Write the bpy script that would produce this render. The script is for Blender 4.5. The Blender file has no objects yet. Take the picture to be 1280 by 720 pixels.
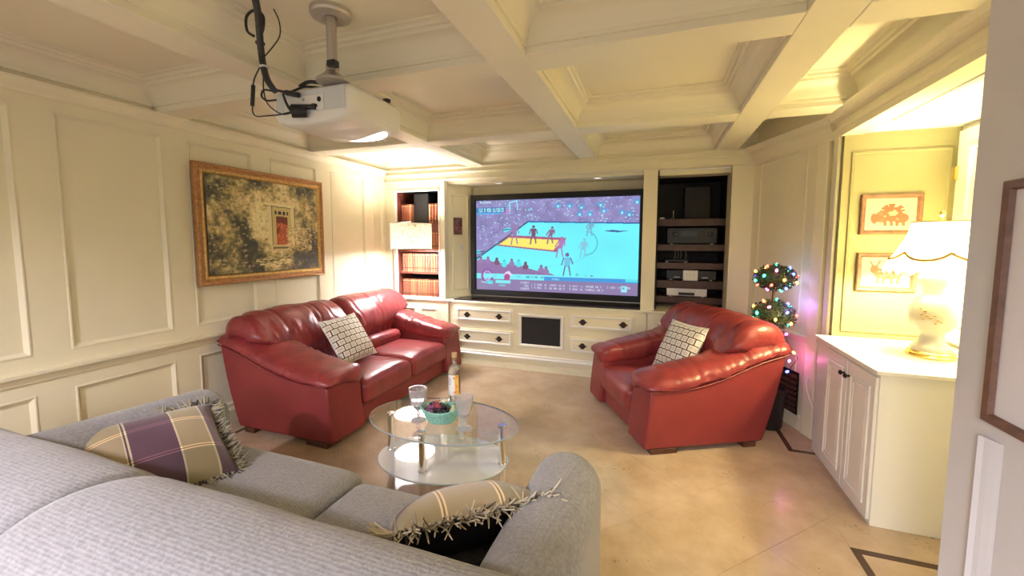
import bpy, bmesh, math, random
import numpy as np
from mathutils import Vector, Matrix, noise

random.seed(7); np.random.seed(7)
S = bpy.context.scene
COL = S.collection
PI = math.pi

# ------------------------------------------------------------------ camera, world, lights, exposure
cam = bpy.data.cameras.new('camera'); co = bpy.data.objects.new('camera', cam); COL.objects.link(co)
cam.sensor_width = 36; cam.sensor_fit = 'HORIZONTAL'
cam.lens = 510.6 / 1280 * 36
cam.shift_y = (343.3 - 360) / 1280
cam.clip_start = 0.02
yaw, pitch, roll = .3369, .0828, -.002
cs, sn, cp, sp = math.cos(yaw), math.sin(yaw), math.cos(pitch), math.sin(pitch)
fw = Vector((-sn * cp, cs * cp, -sp)); rt = Vector((cs, sn, 0)); dn = fw.cross(rt)
r2 = math.cos(roll) * rt + math.sin(roll) * dn; d2 = -math.sin(roll) * rt + math.cos(roll) * dn
Mx = Matrix((r2, -d2, -fw)).transposed().to_4x4(); Mx.translation = (0, 0, 1.5)
co.matrix_world = Mx
S.camera = co

w = bpy.data.worlds.new('world'); S.world = w; w.use_nodes = True
w.node_tree.nodes['Background'].inputs[0].default_value = (1.0, .96, .88, 1)
w.node_tree.nodes['Background'].inputs[1].default_value = .56

def light(name, kind, loc, power, color, size=.1, rot=None, size_y=None, spot=None):
    l = bpy.data.lights.new(name, kind); l.energy = power; l.color = color
    if kind == 'AREA':
        l.size = size
        if size_y: l.shape = 'RECTANGLE'; l.size_y = size_y
    else: l.shadow_soft_size = size
    if kind == 'SPOT': l.spot_size = spot; l.spot_blend = .6
    o = bpy.data.objects.new(name, l); COL.objects.link(o); o.location = loc
    if rot: o.rotation_euler = rot
    return o
light('rear_room_light', 'SPOT', (-.45, -1.5, 1.85), 190, (.95, .91, 1.0), .25, (math.radians(26), 0, 0), spot=math.radians(130))
light('rear_floor_lamp_light', 'SPOT', (-2.2, -.75, 2.05), 115, (.95, .88, 1.0), .06, (math.radians(18), 0, 0), spot=math.radians(136))
light('alcove_ceiling_light', 'AREA', (1.42, 2.2, 2.19), 5, (1.0, .90, .55), .5)
light('alcove_lamp_light', 'POINT', (1.515, 2.98, 1.42), 68, (1.0, .875, .44), .06)
light('corner_lamp_light', 'POINT', (-2.70, 4.14, 1.53), 13, (1.0, .93, .96), .07)
S.view_settings.view_transform = 'Standard'; S.view_settings.look = 'None'
S.view_settings.gamma = 1; S.view_settings.use_curve_mapping = False
S.view_settings.exposure = 0.72

# ------------------------------------------------------------------ materials
def mat(name, col, rough=.5, metal=0, spec=.5, noise_amt=0, noise_scale=6, bump=0, bump_scale=60, coat=0, emis=None, estr=0,
        trans=0, ior=1.45, sub=0, rnd=0, alpha=1):
    m = bpy.data.materials.new(name); m.use_nodes = True
    nt = m.node_tree; b = nt.nodes['Principled BSDF']
    b.inputs['Base Color'].default_value = (*col, 1); b.inputs['Roughness'].default_value = rough
    b.inputs['Metallic'].default_value = metal; b.inputs['Specular IOR Level'].default_value = spec
    b.inputs['Coat Weight'].default_value = coat; b.inputs['Coat Roughness'].default_value = .15
    b.inputs['Transmission Weight'].default_value = trans; b.inputs['IOR'].default_value = ior
    b.inputs['Alpha'].default_value = alpha
    if emis: b.inputs['Emission Color'].default_value = (*emis, 1); b.inputs['Emission Strength'].default_value = estr
    tc = nt.nodes.new('ShaderNodeTexCoord')
    last = None
    if noise_amt:
        n = nt.nodes.new('ShaderNodeTexNoise'); n.inputs['Scale'].default_value = noise_scale; n.inputs['Detail'].default_value = 4
        nt.links.new(tc.outputs['Object'], n.inputs['Vector'])
        mr = nt.nodes.new('ShaderNodeMapRange'); mr.inputs[1].default_value = .3; mr.inputs[2].default_value = .7
        mr.inputs[3].default_value = 1 - noise_amt; mr.inputs[4].default_value = 1 + noise_amt
        nt.links.new(n.outputs['Fac'], mr.inputs[0]); last = mr.outputs[0]
    if rnd:
        oi = nt.nodes.new('ShaderNodeObjectInfo'); mr2 = nt.nodes.new('ShaderNodeMapRange')
        mr2.inputs[3].default_value = 1 - rnd; mr2.inputs[4].default_value = 1 + rnd
        nt.links.new(oi.outputs['Random'], mr2.inputs[0])
        if last:
            mu = nt.nodes.new('ShaderNodeMath'); mu.operation = 'MULTIPLY'
            nt.links.new(last, mu.inputs[0]); nt.links.new(mr2.outputs[0], mu.inputs[1]); last = mu.outputs[0]
        else: last = mr2.outputs[0]
    if last:
        vm = nt.nodes.new('ShaderNodeVectorMath'); vm.operation = 'SCALE'; vm.inputs[0].default_value = col
        nt.links.new(last, vm.inputs['Scale']); nt.links.new(vm.outputs[0], b.inputs['Base Color'])
    if bump:
        n2 = nt.nodes.new('ShaderNodeTexNoise'); n2.inputs['Scale'].default_value = bump_scale; n2.inputs['Detail'].default_value = 3
        nt.links.new(tc.outputs['Object'], n2.inputs['Vector'])
        bp = nt.nodes.new('ShaderNodeBump'); bp.inputs['Strength'].default_value = bump; bp.inputs['Distance'].default_value = .01
        nt.links.new(n2.outputs['Fac'], bp.inputs['Height']); nt.links.new(bp.outputs[0], b.inputs['Normal'])
    return m

M = {}
M['cream'] = mat('cream_paint', (.80, .74, .54), .42, noise_amt=.02, noise_scale=2)
M['ceil'] = mat('cream_ceiling_paint', (.80, .75, .58), .5, noise_amt=.02, noise_scale=2)
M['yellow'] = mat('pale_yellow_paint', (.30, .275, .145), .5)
M['white'] = mat('white_paint', (.82, .80, .74), .4)
M['greypaint'] = mat('grey_white_paint', (.70, .69, .72), .5)
M['leather'] = mat('red_leather', (.245, .034, .036), .34, spec=.55, noise_amt=.18, noise_scale=9, bump=.22, bump_scale=45)
M['leather_side'] = mat('red_leather_plain', (.225, .030, .031), .42, spec=.5, noise_amt=.08, noise_scale=5, bump=.06, bump_scale=200)
M['wood_red'] = mat('brown_wood', (.085, .03, .016), .4, noise_amt=.3, noise_scale=18)
M['mahogany'] = mat('mahogany', (.20, .055, .035), .35, noise_amt=.25, noise_scale=10)
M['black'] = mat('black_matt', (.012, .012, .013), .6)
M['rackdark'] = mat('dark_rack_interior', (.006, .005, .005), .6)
M['rackshelf'] = mat('dark_brown_shelf', (.075, .036, .026), .4, noise_amt=.2, noise_scale=14)
M['blackgloss'] = mat('black_gloss', (.015, .013, .018), .12)
M['plastic_black'] = mat('black_plastic', (.02, .02, .022), .35)
M['plastic_white'] = mat('white_plastic', (.78, .77, .72), .3)
M['plastic_grey'] = mat('grey_white_plastic', (.62, .65, .64), .4)
M['metal_grey'] = mat('brushed_grey_metal', (.50, .46, .42), .4, metal=.6)
M['lamp_metal'] = mat('brown_lamp_metal', (.20, .14, .10), .4, metal=.4)
M['chrome'] = mat('chrome', (.85, .84, .84), .08, metal=1)
M['bronze'] = mat('dark_bronze', (.05, .032, .025), .4, metal=.6)
M['silver'] = mat('silver_plastic', (.72, .71, .68), .3, metal=.2)
M['gold'] = mat('gold_leaf', (.62, .40, .13), .38, metal=.55, noise_amt=.25, noise_scale=40, bump=.5, bump_scale=90)
M['goldwood'] = mat('gilded_wood', (.42, .21, .075), .42, metal=.3, noise_amt=.3, noise_scale=50, bump=.5, bump_scale=90)
M['brass'] = mat('brass', (.75, .55, .22), .25, metal=.9)
M['frame_brown'] = mat('brown_frame_wood', (.17, .085, .055), .4, noise_amt=.25, noise_scale=30)
M['paper'] = mat('cream_paper', (.40, .38, .33), .7)
M['paper_lilac'] = mat('white_paper', (.82, .80, .86), .6)
M['redprint'] = mat('red_ink', (.78, .24, .13), .7)
M['porcelain'] = mat('white_porcelain', (.50, .48, .43), .2, coat=.4)
M['label_yellow'] = mat('label_yellow', (.85, .55, .10), .5)
M['label_orange'] = mat('label_orange', (.75, .22, .05), .5)
M['label_white'] = mat('label_white', (.82, .80, .76), .5)
M['cork'] = mat('pale_wood_stopper', (.55, .38, .18), .6)
M['mint'] = mat('mint_green_wicker', (.25, .52, .41), .5, noise_amt=.3, noise_scale=70, bump=.6, bump_scale=70)
M['grape_dark'] = mat('dark_purple_grape', (.030, .012, .030), .25, rnd=.4)
M['grape_mauve'] = mat('mauve_grape', (.16, .055, .12), .3, rnd=.3)
M['grape_red'] = mat('red_grape', (.27, .04, .055), .3, rnd=.3)
M['fruit_green'] = mat('pale_green_fruit', (.45, .50, .25), .4, noise_amt=.1)
M['leafgrey'] = mat('grey_green_leaf', (.20, .30, .24), .5)
M['leaf'] = mat('topiary_leaf', (.055, .075, .032), .5, rnd=.2)
M['bark'] = mat('bark', (.10, .06, .035), .8)
M['wire_green'] = mat('dark_green_wire', (.012, .03, .018), .5)
M['tile'] = mat('travertine_tile', (.57, .43, .285), .2, spec=.5)
M['grout'] = mat('grout', (.42, .31, .205), .6)
M['strip'] = mat('dark_inlay', (.085, .045, .028), .3)
M['pot'] = mat('dark_pot', (.02, .017, .016), .5)
M['dark_band'] = mat('dark_spine_label', (.10, .02, .015), .5)
M['goldband'] = mat('gilt_band', (.75, .52, .25), .4, metal=.3)

def travertine():
    m = M['tile']; nt = m.node_tree; b = nt.nodes['Principled BSDF']
    tc = nt.nodes.new('ShaderNodeTexCoord'); oi = nt.nodes.new('ShaderNodeObjectInfo')
    n = nt.nodes.new('ShaderNodeTexNoise'); n.inputs['Scale'].default_value = 3.2; n.inputs['Detail'].default_value = 8; n.inputs['Roughness'].default_value = .65
    nt.links.new(tc.outputs['Object'], n.inputs['Vector'])
    r = nt.nodes.new('ShaderNodeValToRGB'); e = r.color_ramp.elements
    e[0].position = .3; e[0].color = (.42, .30, .195, 1); e[1].position = .7; e[1].color = (.57, .435, .315, 1)
    nt.links.new(n.outputs['Fac'], r.inputs[0])
    # small dark pits
    v = nt.nodes.new('ShaderNodeTexNoise'); v.inputs['Scale'].default_value = 55; v.inputs['Detail'].default_value = 2
    nt.links.new(tc.outputs['Object'], v.inputs['Vector'])
    n3 = nt.nodes.new('ShaderNodeTexNoise'); n3.inputs['Scale'].default_value = 5
    nt.links.new(tc.outputs['Object'], n3.inputs['Vector'])
    mm = nt.nodes.new('ShaderNodeMath'); mm.operation = 'MULTIPLY'; nt.links.new(v.outputs['Fac'], mm.inputs[0]); nt.links.new(n3.outputs['Fac'], mm.inputs[1])
    mr = nt.nodes.new('ShaderNodeMapRange'); mr.inputs[1].default_value = .40; mr.inputs[2].default_value = .46; mr.inputs[3].default_value = 1; mr.inputs[4].default_value = .55
    nt.links.new(mm.outputs[0], mr.inputs[0])
    mr2 = nt.nodes.new('ShaderNodeMapRange'); mr2.inputs[3].default_value = .985; mr2.inputs[4].default_value = 1.015
    nt.links.new(oi.outputs['Random'], mr2.inputs[0])
    m2 = nt.nodes.new('ShaderNodeMath'); m2.operation = 'MULTIPLY'; nt.links.new(mr.outputs[0], m2.inputs[0]); nt.links.new(mr2.outputs[0], m2.inputs[1])
    vm = nt.nodes.new('ShaderNodeVectorMath'); vm.operation = 'SCALE'; nt.links.new(r.outputs[0], vm.inputs[0]); nt.links.new(m2.outputs[0], vm.inputs['Scale'])
    nt.links.new(vm.outputs[0], b.inputs['Base Color'])
travertine()

def fabric(name, c1, c2, axis, freq, rib=.14):
    m = mat(name, c1, .95, spec=.15); nt = m.node_tree; b = nt.nodes['Principled BSDF']
    tc = nt.nodes.new('ShaderNodeTexCoord'); dp = nt.nodes.new('ShaderNodeVectorMath'); dp.operation = 'DOT_PRODUCT'
    dp.inputs[1].default_value = axis; nt.links.new(tc.outputs['Object'], dp.inputs[0])
    nz = nt.nodes.new('ShaderNodeTexNoise'); nz.inputs['Scale'].default_value = 30; nt.links.new(tc.outputs['Object'], nz.inputs['Vector'])
    ad = nt.nodes.new('ShaderNodeMath'); ad.operation = 'MULTIPLY_ADD'; ad.inputs[1].default_value = .006
    nt.links.new(nz.outputs['Fac'], ad.inputs[0]); nt.links.new(dp.outputs['Value'], ad.inputs[2])
    mu = nt.nodes.new('ShaderNodeMath'); mu.operation = 'MULTIPLY'; mu.inputs[1].default_value = freq; nt.links.new(ad.outputs[0], mu.inputs[0])
    si = nt.nodes.new('ShaderNodeMath'); si.operation = 'SINE'; nt.links.new(mu.outputs[0], si.inputs[0])
    n2 = nt.nodes.new('ShaderNodeTexNoise'); n2.inputs['Scale'].default_value = 90; n2.inputs['Detail'].default_value = 3
    nt.links.new(tc.outputs['Object'], n2.inputs['Vector'])
    a2 = nt.nodes.new('ShaderNodeMath'); a2.operation = 'MULTIPLY_ADD'; a2.inputs[1].default_value = rib; nt.links.new(si.outputs[0], a2.inputs[0]); nt.links.new(n2.outputs['Fac'], a2.inputs[2])
    r = nt.nodes.new('ShaderNodeValToRGB'); e = r.color_ramp.elements
    e[0].position = .25; e[0].color = (*c2, 1); e[1].position = .7; e[1].color = (*c1, 1)
    nt.links.new(a2.outputs[0], r.inputs[0]); nt.links.new(r.outputs[0], b.inputs['Base Color'])
    bp = nt.nodes.new('ShaderNodeBump'); bp.inputs['Strength'].default_value = .5; bp.inputs['Distance'].default_value = .004
    nt.links.new(a2.outputs[0], bp.inputs['Height']); nt.links.new(bp.outputs[0], b.inputs['Normal'])
    b.inputs['Sheen Weight'].default_value = .25
    return m
G1, G2 = (.33, .32, .33), (.225, .22, .225)
M['grey_back'] = fabric('grey_ribbed_fabric', G1, G2, (0, 1, 1), 640, .09)
M['grey_arm'] = fabric('grey_ribbed_arm_fabric', G1, G2, (1, 0, 1), 640, .06)
M['grey_seat'] = fabric('grey_ribbed_seat_fabric', G1, G2, (.3, 1, 0), 520, .10)

def pillow_pattern():
    m = mat('fretwork_fabric', (.78, .72, .60), .9); nt = m.node_tree; b = nt.nodes['Principled BSDF']
    tc = nt.nodes.new('ShaderNodeTexCoord')
    br = nt.nodes.new('ShaderNodeTexBrick'); br.offset = .5; br.squash = 1
    br.inputs['Scale'].default_value = 1; br.inputs['Brick Width'].default_value = .062; br.inputs['Row Height'].default_value = .054
    br.inputs['Mortar Size'].default_value = .0045; br.inputs['Mortar Smooth'].default_value = 0
    br.inputs['Color1'].default_value = (.70, .65, .56, 1); br.inputs['Color2'].default_value = (.76, .71, .62, 1); br.inputs['Mortar'].default_value = (.13, .075, .05, 1)
    nt.links.new(tc.outputs['Object'], br.inputs['Vector'])
    # inner light outline around each key
    mp = nt.nodes.new('ShaderNodeMapping'); mp.inputs['Location'].default_value = (0, 0, 0); nt.links.new(tc.outputs['Object'], mp.inputs['Vector'])
    b2 = nt.nodes.new('ShaderNodeTexBrick'); b2.offset = .5
    b2.inputs['Scale'].default_value = 1; b2.inputs['Brick Width'].default_value = .062; b2.inputs['Row Height'].default_value = .054
    b2.inputs['Mortar Size'].default_value = .013; b2.inputs['Color1'].default_value = (.66, .60, .52, 1); b2.inputs['Color2'].default_value = (.66, .60, .52, 1); b2.inputs['Mortar'].default_value = (.86, .82, .73, 1)
    nt.links.new(tc.outputs['Object'], b2.inputs['Vector'])
    mx = nt.nodes.new('ShaderNodeMix'); mx.data_type = 'RGBA'
    nt.links.new(br.outputs['Fac'], mx.inputs['Factor']); nt.links.new(b2.outputs['Color'], mx.inputs['A']); mx.inputs['B'].default_value = (.13, .075, .05, 1)
    nt.links.new(mx.outputs['Result'], b.inputs['Base Color'])
    return m
M['fret'] = pillow_pattern()

def plaid():
    m = mat('plaid_fabric', (.4, .35, .25), .55, spec=.4); nt = m.node_tree; b = nt.nodes['Principled BSDF']
    tc = nt.nodes.new('ShaderNodeTexCoord'); sx = nt.nodes.new('ShaderNodeSeparateXYZ'); nt.links.new(tc.outputs['Object'], sx.inputs[0])
    def ramp(sock, stops):
        mr = nt.nodes.new('ShaderNodeMapRange'); mr.inputs[1].default_value = -.27; mr.inputs[2].default_value = .27
        nt.links.new(sock, mr.inputs[0])
        r = nt.nodes.new('ShaderNodeValToRGB'); r.color_ramp.interpolation = 'CONSTANT'
        e = r.color_ramp.elements
        while len(e) > 1: e.remove(e[-1])
        e[0].position = stops[0][0]; e[0].color = (*stops[0][1], 1)
        for p, c in stops[1:]:
            k = e.new(p); k.color = (*c, 1)
        nt.links.new(mr.outputs[0], r.inputs[0]); return r.outputs[0]
    T, P, D, L = (.40, .33, .20), (.125, .065, .105), (.085, .06, .065), (.66, .58, .42)
    A = ramp(sx.outputs[0], [(0, D), (.04, L), (.05, T), (.31, L), (.32, D), (.33, L), (.34, P), (.62, L), (.63, T), (.83, L), (.845, P), (.95, D)])
    B = ramp(sx.outputs[1], [(0, (.6, .6, .6)), (.30, (2.4, 2.2, 2.0)), (.312, (.5, .45, .45)), (.322, (2.4, 2.2, 2.0)), (.335, (.9, .85, .85)), (.64, (2.4, 2.2, 2)), (.652, (.5, .45, .45)), (.662, (2.4, 2.2, 2.0)), (.675, (.8, .8, .75))])
    mx = nt.nodes.new('ShaderNodeMix'); mx.data_type = 'RGBA'; mx.blend_type = 'MULTIPLY'; mx.clamp_result = True; mx.inputs['Factor'].default_value = .75
    nt.links.new(A, mx.inputs['A']); nt.links.new(B, mx.inputs['B'])
    nt.links.new(mx.outputs['Result'], b.inputs['Base Color'])
    b.inputs['Sheen Weight'].default_value = .3
    return m
M['plaid'] = plaid()
M['fringe_tan'] = mat('tan_fringe', (.58, .51, .36), .9)
M['fringe_dark'] = mat('dark_fringe', (.06, .05, .05), .9)
M['blackfab'] = mat('black_fabric', (.012, .011, .012), .9)

def glass(name, col, rough, mixfac, diffuse=(.8, .8, .8)):
    m = bpy.data.materials.new(name); m.use_nodes = True; nt = m.node_tree; nt.nodes.clear()
    o = nt.nodes.new('ShaderNodeOutputMaterial'); g = nt.nodes.new('ShaderNodeBsdfGlass'); g.inputs['Color'].default_value = (*col, 1); g.inputs['Roughness'].default_value = rough
    g.inputs['IOR'].default_value = 1.5
    t = nt.nodes.new('ShaderNodeBsdfTranslucent'); t.inputs['Color'].default_value = (*diffuse, 1)
    d = nt.nodes.new('ShaderNodeBsdfDiffuse'); d.inputs['Color'].default_value = (*diffuse, 1)
    a = nt.nodes.new('ShaderNodeMixShader'); a.inputs[0].default_value = .5; nt.links.new(t.outputs[0], a.inputs[1]); nt.links.new(d.outputs[0], a.inputs[2])
    x = nt.nodes.new('ShaderNodeMixShader'); x.inputs[0].default_value = mixfac; nt.links.new(g.outputs[0], x.inputs[1]); nt.links.new(a.outputs[0], x.inputs[2])
    nt.links.new(x.outputs[0], o.inputs[0]); return m
def sheet_glass(name, tint, frost, frostcol):
    # thin tabletop glass: clear (transparent) + mirror reflection by Fresnel + a little frosting
    m = bpy.data.materials.new(name); m.use_nodes = True; nt = m.node_tree; nt.nodes.clear()
    o = nt.nodes.new('ShaderNodeOutputMaterial'); t = nt.nodes.new('ShaderNodeBsdfTransparent'); t.inputs[0].default_value = (*tint, 1)
    g = nt.nodes.new('ShaderNodeBsdfGlossy'); g.inputs['Roughness'].default_value = .015; g.inputs['Color'].default_value = (1, 1, 1, 1)
    fr = nt.nodes.new('ShaderNodeFresnel'); fr.inputs['IOR'].default_value = 1.85
    geo = nt.nodes.new('ShaderNodeNewGeometry')
    x = nt.nodes.new('ShaderNodeMixShader'); nt.links.new(fr.outputs[0], x.inputs[0])
    tr = nt.nodes.new('ShaderNodeBsdfTranslucent'); tr.inputs[0].default_value = (*frostcol, 1)
    df = nt.nodes.new('ShaderNodeBsdfDiffuse'); df.inputs[0].default_value = (*frostcol, 1)
    td = nt.nodes.new('ShaderNodeMixShader'); td.inputs[0].default_value = .75; nt.links.new(tr.outputs[0], td.inputs[1]); nt.links.new(df.outputs[0], td.inputs[2])
    y = nt.nodes.new('ShaderNodeMixShader'); y.inputs[0].default_value = frost
    nt.links.new(t.outputs[0], y.inputs[1]); nt.links.new(td.outputs[0], y.inputs[2])
    nt.links.new(y.outputs[0], x.inputs[1]); nt.links.new(g.outputs[0], x.inputs[2]); nt.links.new(x.outputs[0], o.inputs[0])
    return m
M['tabletop'] = sheet_glass('clear_table_glass', (.975, .985, .985), .05, (.82, .87, .88))
M['shelfglass'] = sheet_glass('frosted_shelf_glass', (.95, .98, .98), .84, (.90, .96, 1.0))
M['glassedge'] = mat('glass_edge', (.30, .36, .36), .12)
M['goblet'] = glass('pressed_glass', (.98, .98, 1), .04, .22, (.95, .94, .97))
M['bottleglass'] = glass('bottle_glass', (.97, .98, .98), .02, .12)

def shade_mat(name, col, emis, estr, pattern=False, thru=1):
    m = bpy.data.materials.new(name); m.use_nodes = True; nt = m.node_tree; nt.nodes.clear()
    o = nt.nodes.new('ShaderNodeOutputMaterial')
    t = nt.nodes.new('ShaderNodeBsdfTranslucent'); d = nt.nodes.new('ShaderNodeBsdfDiffuse')
    em = nt.nodes.new('ShaderNodeEmission'); em.inputs['Strength'].default_value = estr
    if pattern:
        tc = nt.nodes.new('ShaderNodeTexCoord'); n = nt.nodes.new('ShaderNodeTexNoise'); n.inputs['Scale'].default_value = 17; n.inputs['Detail'].default_value = 1.5
        n.inputs['Distortion'].default_value = 1.6
        nt.links.new(tc.outputs['Object'], n.inputs['Vector'])
        r = nt.nodes.new('ShaderNodeValToRGB'); e = r.color_ramp.elements
        e[0].position = .470; e[0].color = (1, 1, 1, 1); e[1].position = .53; e[1].color = (1, 1, 1, 1)
        k = e.new(.5); k.color = (.42, .32, .2, 1)
        nt.links.new(n.outputs['Fac'], r.inputs[0])
        for nd, c in ((t, col), (d, col), (em, emis)):
            mx = nt.nodes.new('ShaderNodeMix'); mx.data_type = 'RGBA'; mx.blend_type = 'MULTIPLY'; mx.inputs['Factor'].default_value = 1
            mx.inputs['A'].default_value = (*c, 1); nt.links.new(r.outputs[0], mx.inputs['B']); nt.links.new(mx.outputs['Result'], nd.inputs['Color'])
    else:
        for nd, c in ((t, col), (d, col), (em, emis)): nd.inputs['Color'].default_value = (*c, 1)
    a = nt.nodes.new('ShaderNodeMixShader'); a.inputs[0].default_value = 1 - thru * .5; nt.links.new(t.outputs[0], a.inputs[1]); nt.links.new(d.outputs[0], a.inputs[2])
    ad = nt.nodes.new('ShaderNodeAddShader'); nt.links.new(a.outputs[0], ad.inputs[0]); nt.links.new(em.outputs[0], ad.inputs[1])
    nt.links.new(ad.outputs[0], o.inputs[0]); return m
M['shade_corner'] = shade_mat('patterned_lamp_shade', (.55, .46, .32), (1, .88, .62), .18, True, .14)
M['shade_alcove'] = shade_mat('white_lamp_shade', (.70, .63, .47), (1, .9, .65), .12, False, .75)
M['shade_trim'] = mat('gold_trim', (.30, .17, .05), .6)
M['diffuser'] = mat('lamp_diffuser', (.9, .9, .9), .5, emis=(1, .95, .97), estr=11)
M['lens_glow'] = mat('lit_lens', (.8, .8, .85), .3, emis=(.92, .90, 1.0), estr=1.6)

def vcol_mat(name, emit=0, rough=.6):
    m = bpy.data.materials.new(name); m.use_nodes = True; nt = m.node_tree; b = nt.nodes['Principled BSDF']
    a = nt.nodes.new('ShaderNodeAttribute'); a.attribute_name = 'Col'
    b.inputs['Roughness'].default_value = rough
    if emit:
        b.inputs['Base Color'].default_value = (.02, .02, .02, 1); b.inputs['Specular IOR Level'].default_value = .1
        nt.links.new(a.outputs['Color'], b.inputs['Emission Color']); b.inputs['Emission Strength'].default_value = emit
    else: nt.links.new(a.outputs['Color'], b.inputs['Base Color'])
    return m
M['screen'] = vcol_mat('lit_screen', .68); M['canvas'] = vcol_mat('oil_paint', 0, .5)

# ------------------------------------------------------------------ builders
class MB:
    def __init__(s): s.v = []; s.f = []
    def add(s, vs, fs):
        n = len(s.v); s.v += [tuple(v) for v in vs]; s.f += [tuple(i + n for i in f) for f in fs]; return s
    def box(s, x0, x1, y0, y1, z0, z1):
        return s.add([(x0, y0, z0), (x1, y0, z0), (x1, y1, z0), (x0, y1, z0), (x0, y0, z1), (x1, y0, z1), (x1, y1, z1), (x0, y1, z1)],
                     [(3, 2, 1, 0), (4, 5, 6, 7), (0, 1, 5, 4), (1, 2, 6, 5), (2, 3, 7, 6), (3, 0, 4, 7)])
    def prism(s, pts, axis, a, b):
        # polygon pts (2D) extruded along axis
        n = len(pts)
        def P(p, t): return {'x': (t, p[0], p[1]), 'y': (p[0], t, p[1]), 'z': (p[0], p[1], t)}[axis]
        return s.add([P(p, a) for p in pts] + [P(p, b) for p in pts],
                     [tuple(range(n))[::-1], tuple(range(n, 2 * n))] + [(i, (i + 1) % n, n + (i + 1) % n, n + i) for i in range(n)])
    def loft(s, rings, cap=True, closed=True):
        n = len(rings[0]); vs = [p for r in rings for p in r]; fs = []
        for i in range(len(rings) - 1):
            for j in range(n if closed else n - 1):
                k = (j + 1) % n; fs.append((i * n + j, i * n + k, (i + 1) * n + k, (i + 1) * n + j))
        if cap: fs.append(tuple(range(n))[::-1]); fs.append(tuple(range((len(rings) - 1) * n, len(rings) * n)))
        return s.add(vs, fs)
    def lathe(s, prof, c=(0, 0, 0), n=32, sx=1, sy=1, cap=True):
        rings = [[(c[0] + r * sx * math.cos(2 * PI * i / n), c[1] + r * sy * math.sin(2 * PI * i / n), c[2] + z) for i in range(n)] for r, z in prof]
        return s.loft(rings, cap)
    def tube(s, pts, r, n=8, cap=True):
        pts = [Vector(p) for p in pts]; rings = []; up = None
        for i, p in enumerate(pts):
            t = (pts[min(i + 1, len(pts) - 1)] - pts[max(i - 1, 0)]).normalized()
            if up is None: up = Vector((0, 0, 1)) if abs(t.z) < .9 else Vector((1, 0, 0))
            a = t.cross(up).normalized(); b = a.cross(t).normalized(); up = b
            rr = r[i] if isinstance(r, (list, tuple)) else r
            rings.append([p + rr * (math.cos(2 * PI * k / n) * a + math.sin(2 * PI * k / n) * b) for k in range(n)])
        return s.loft(rings, cap)
    def sphere(s, c, r, n=12, m=8):
        prof = [(max(1e-4, math.sin(PI * i / m)) , -math.cos(PI * i / m)) for i in range(m + 1)]
        rx, ry, rz = r if isinstance(r, (tuple, list)) else (r, r, r)
        rings = [[(c[0] + rx * q * math.cos(2 * PI * i / n), c[1] + ry * q * math.sin(2 * PI * i / n), c[2] + rz * z) for i in range(n)] for q, z in prof]
        return s.loft(rings)
    def frame(s, o, ux, uy, un, w_, h_, prof):
        # mitred rectangular moulding; o = lower-left corner, prof = (inset, height)
        o, ux, uy, un = Vector(o), Vector(ux), Vector(uy), Vector(un)
        rings = []
        for d, hgt in prof:
            rings.append([o + ux * a + uy * b + un * hgt for a, b in ((d, d), (w_ - d, d), (w_ - d, h_ - d), (d, h_ - d))])
        return s.loft(rings, cap=False)
    def build(s, name, m, parent=None, smooth=False, bevel=0, seg=2, subs=0, loc=None, angle=40):
        me = bpy.data.meshes.new(name); me.from_pydata(s.v, [], s.f); me.materials.append(m)
        bm = bmesh.new(); bm.from_mesh(me); bmesh.ops.recalc_face_normals(bm, faces=bm.faces); bm.to_mesh(me); bm.free()
        o = bpy.data.objects.new(name, me); COL.objects.link(o)
        if parent: o.parent = parent
        if loc: o.location = loc
        if bevel:
            b = o.modifiers.new('bevel', 'BEVEL'); b.width = bevel; b.segments = seg; b.limit_method = 'ANGLE'; b.angle_limit = math.radians(35)
            smooth = True
        if subs:
            b = o.modifiers.new('sub', 'SUBSURF'); b.levels = subs; b.render_levels = subs; smooth = True
        if smooth:
            for p in me.polygons: p.use_smooth = True
            if not subs:
                try: me.set_sharp_from_angle(angle=math.radians(angle))
                except Exception: pass
        return o

def tag(o, label=None, cat=None, group=None, kind=None):
    if label: o['label'] = label
    if cat: o['category'] = cat
    if group: o['group'] = group
    if kind: o['kind'] = kind
    return o
def empty(name, loc, label, cat, rz=0, group=None):
    o = bpy.data.objects.new(name, None); COL.objects.link(o); o.location = loc; o.rotation_euler = (0, 0, rz); o.empty_display_size = .05
    return tag(o, label, cat, group)
def struct(o): o['kind'] = 'structure'; return o
def root_struct(name, loc=(0, 0, 0)):
    o = bpy.data.objects.new(name, None); COL.objects.link(o); o.location = loc; return struct(o)
def instance(o, parent, loc=None, rot=None):
    c = o.copy(); COL.objects.link(c); c.parent = parent
    if loc is not None: c.location = loc
    if rot is not None: c.rotation_euler = rot
    return c
def copy_thing(o, loc, label, rot=None):
    c = o.copy(); COL.objects.link(c); c.location = loc; c['label'] = label
    if rot is not None: c.rotation_euler = rot
    for ch in list(o.children):
        k = ch.copy(); COL.objects.link(k); k.parent = c
        for g in list(ch.children):
            q = g.copy(); COL.objects.link(q); q.parent = k
    return c

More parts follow.
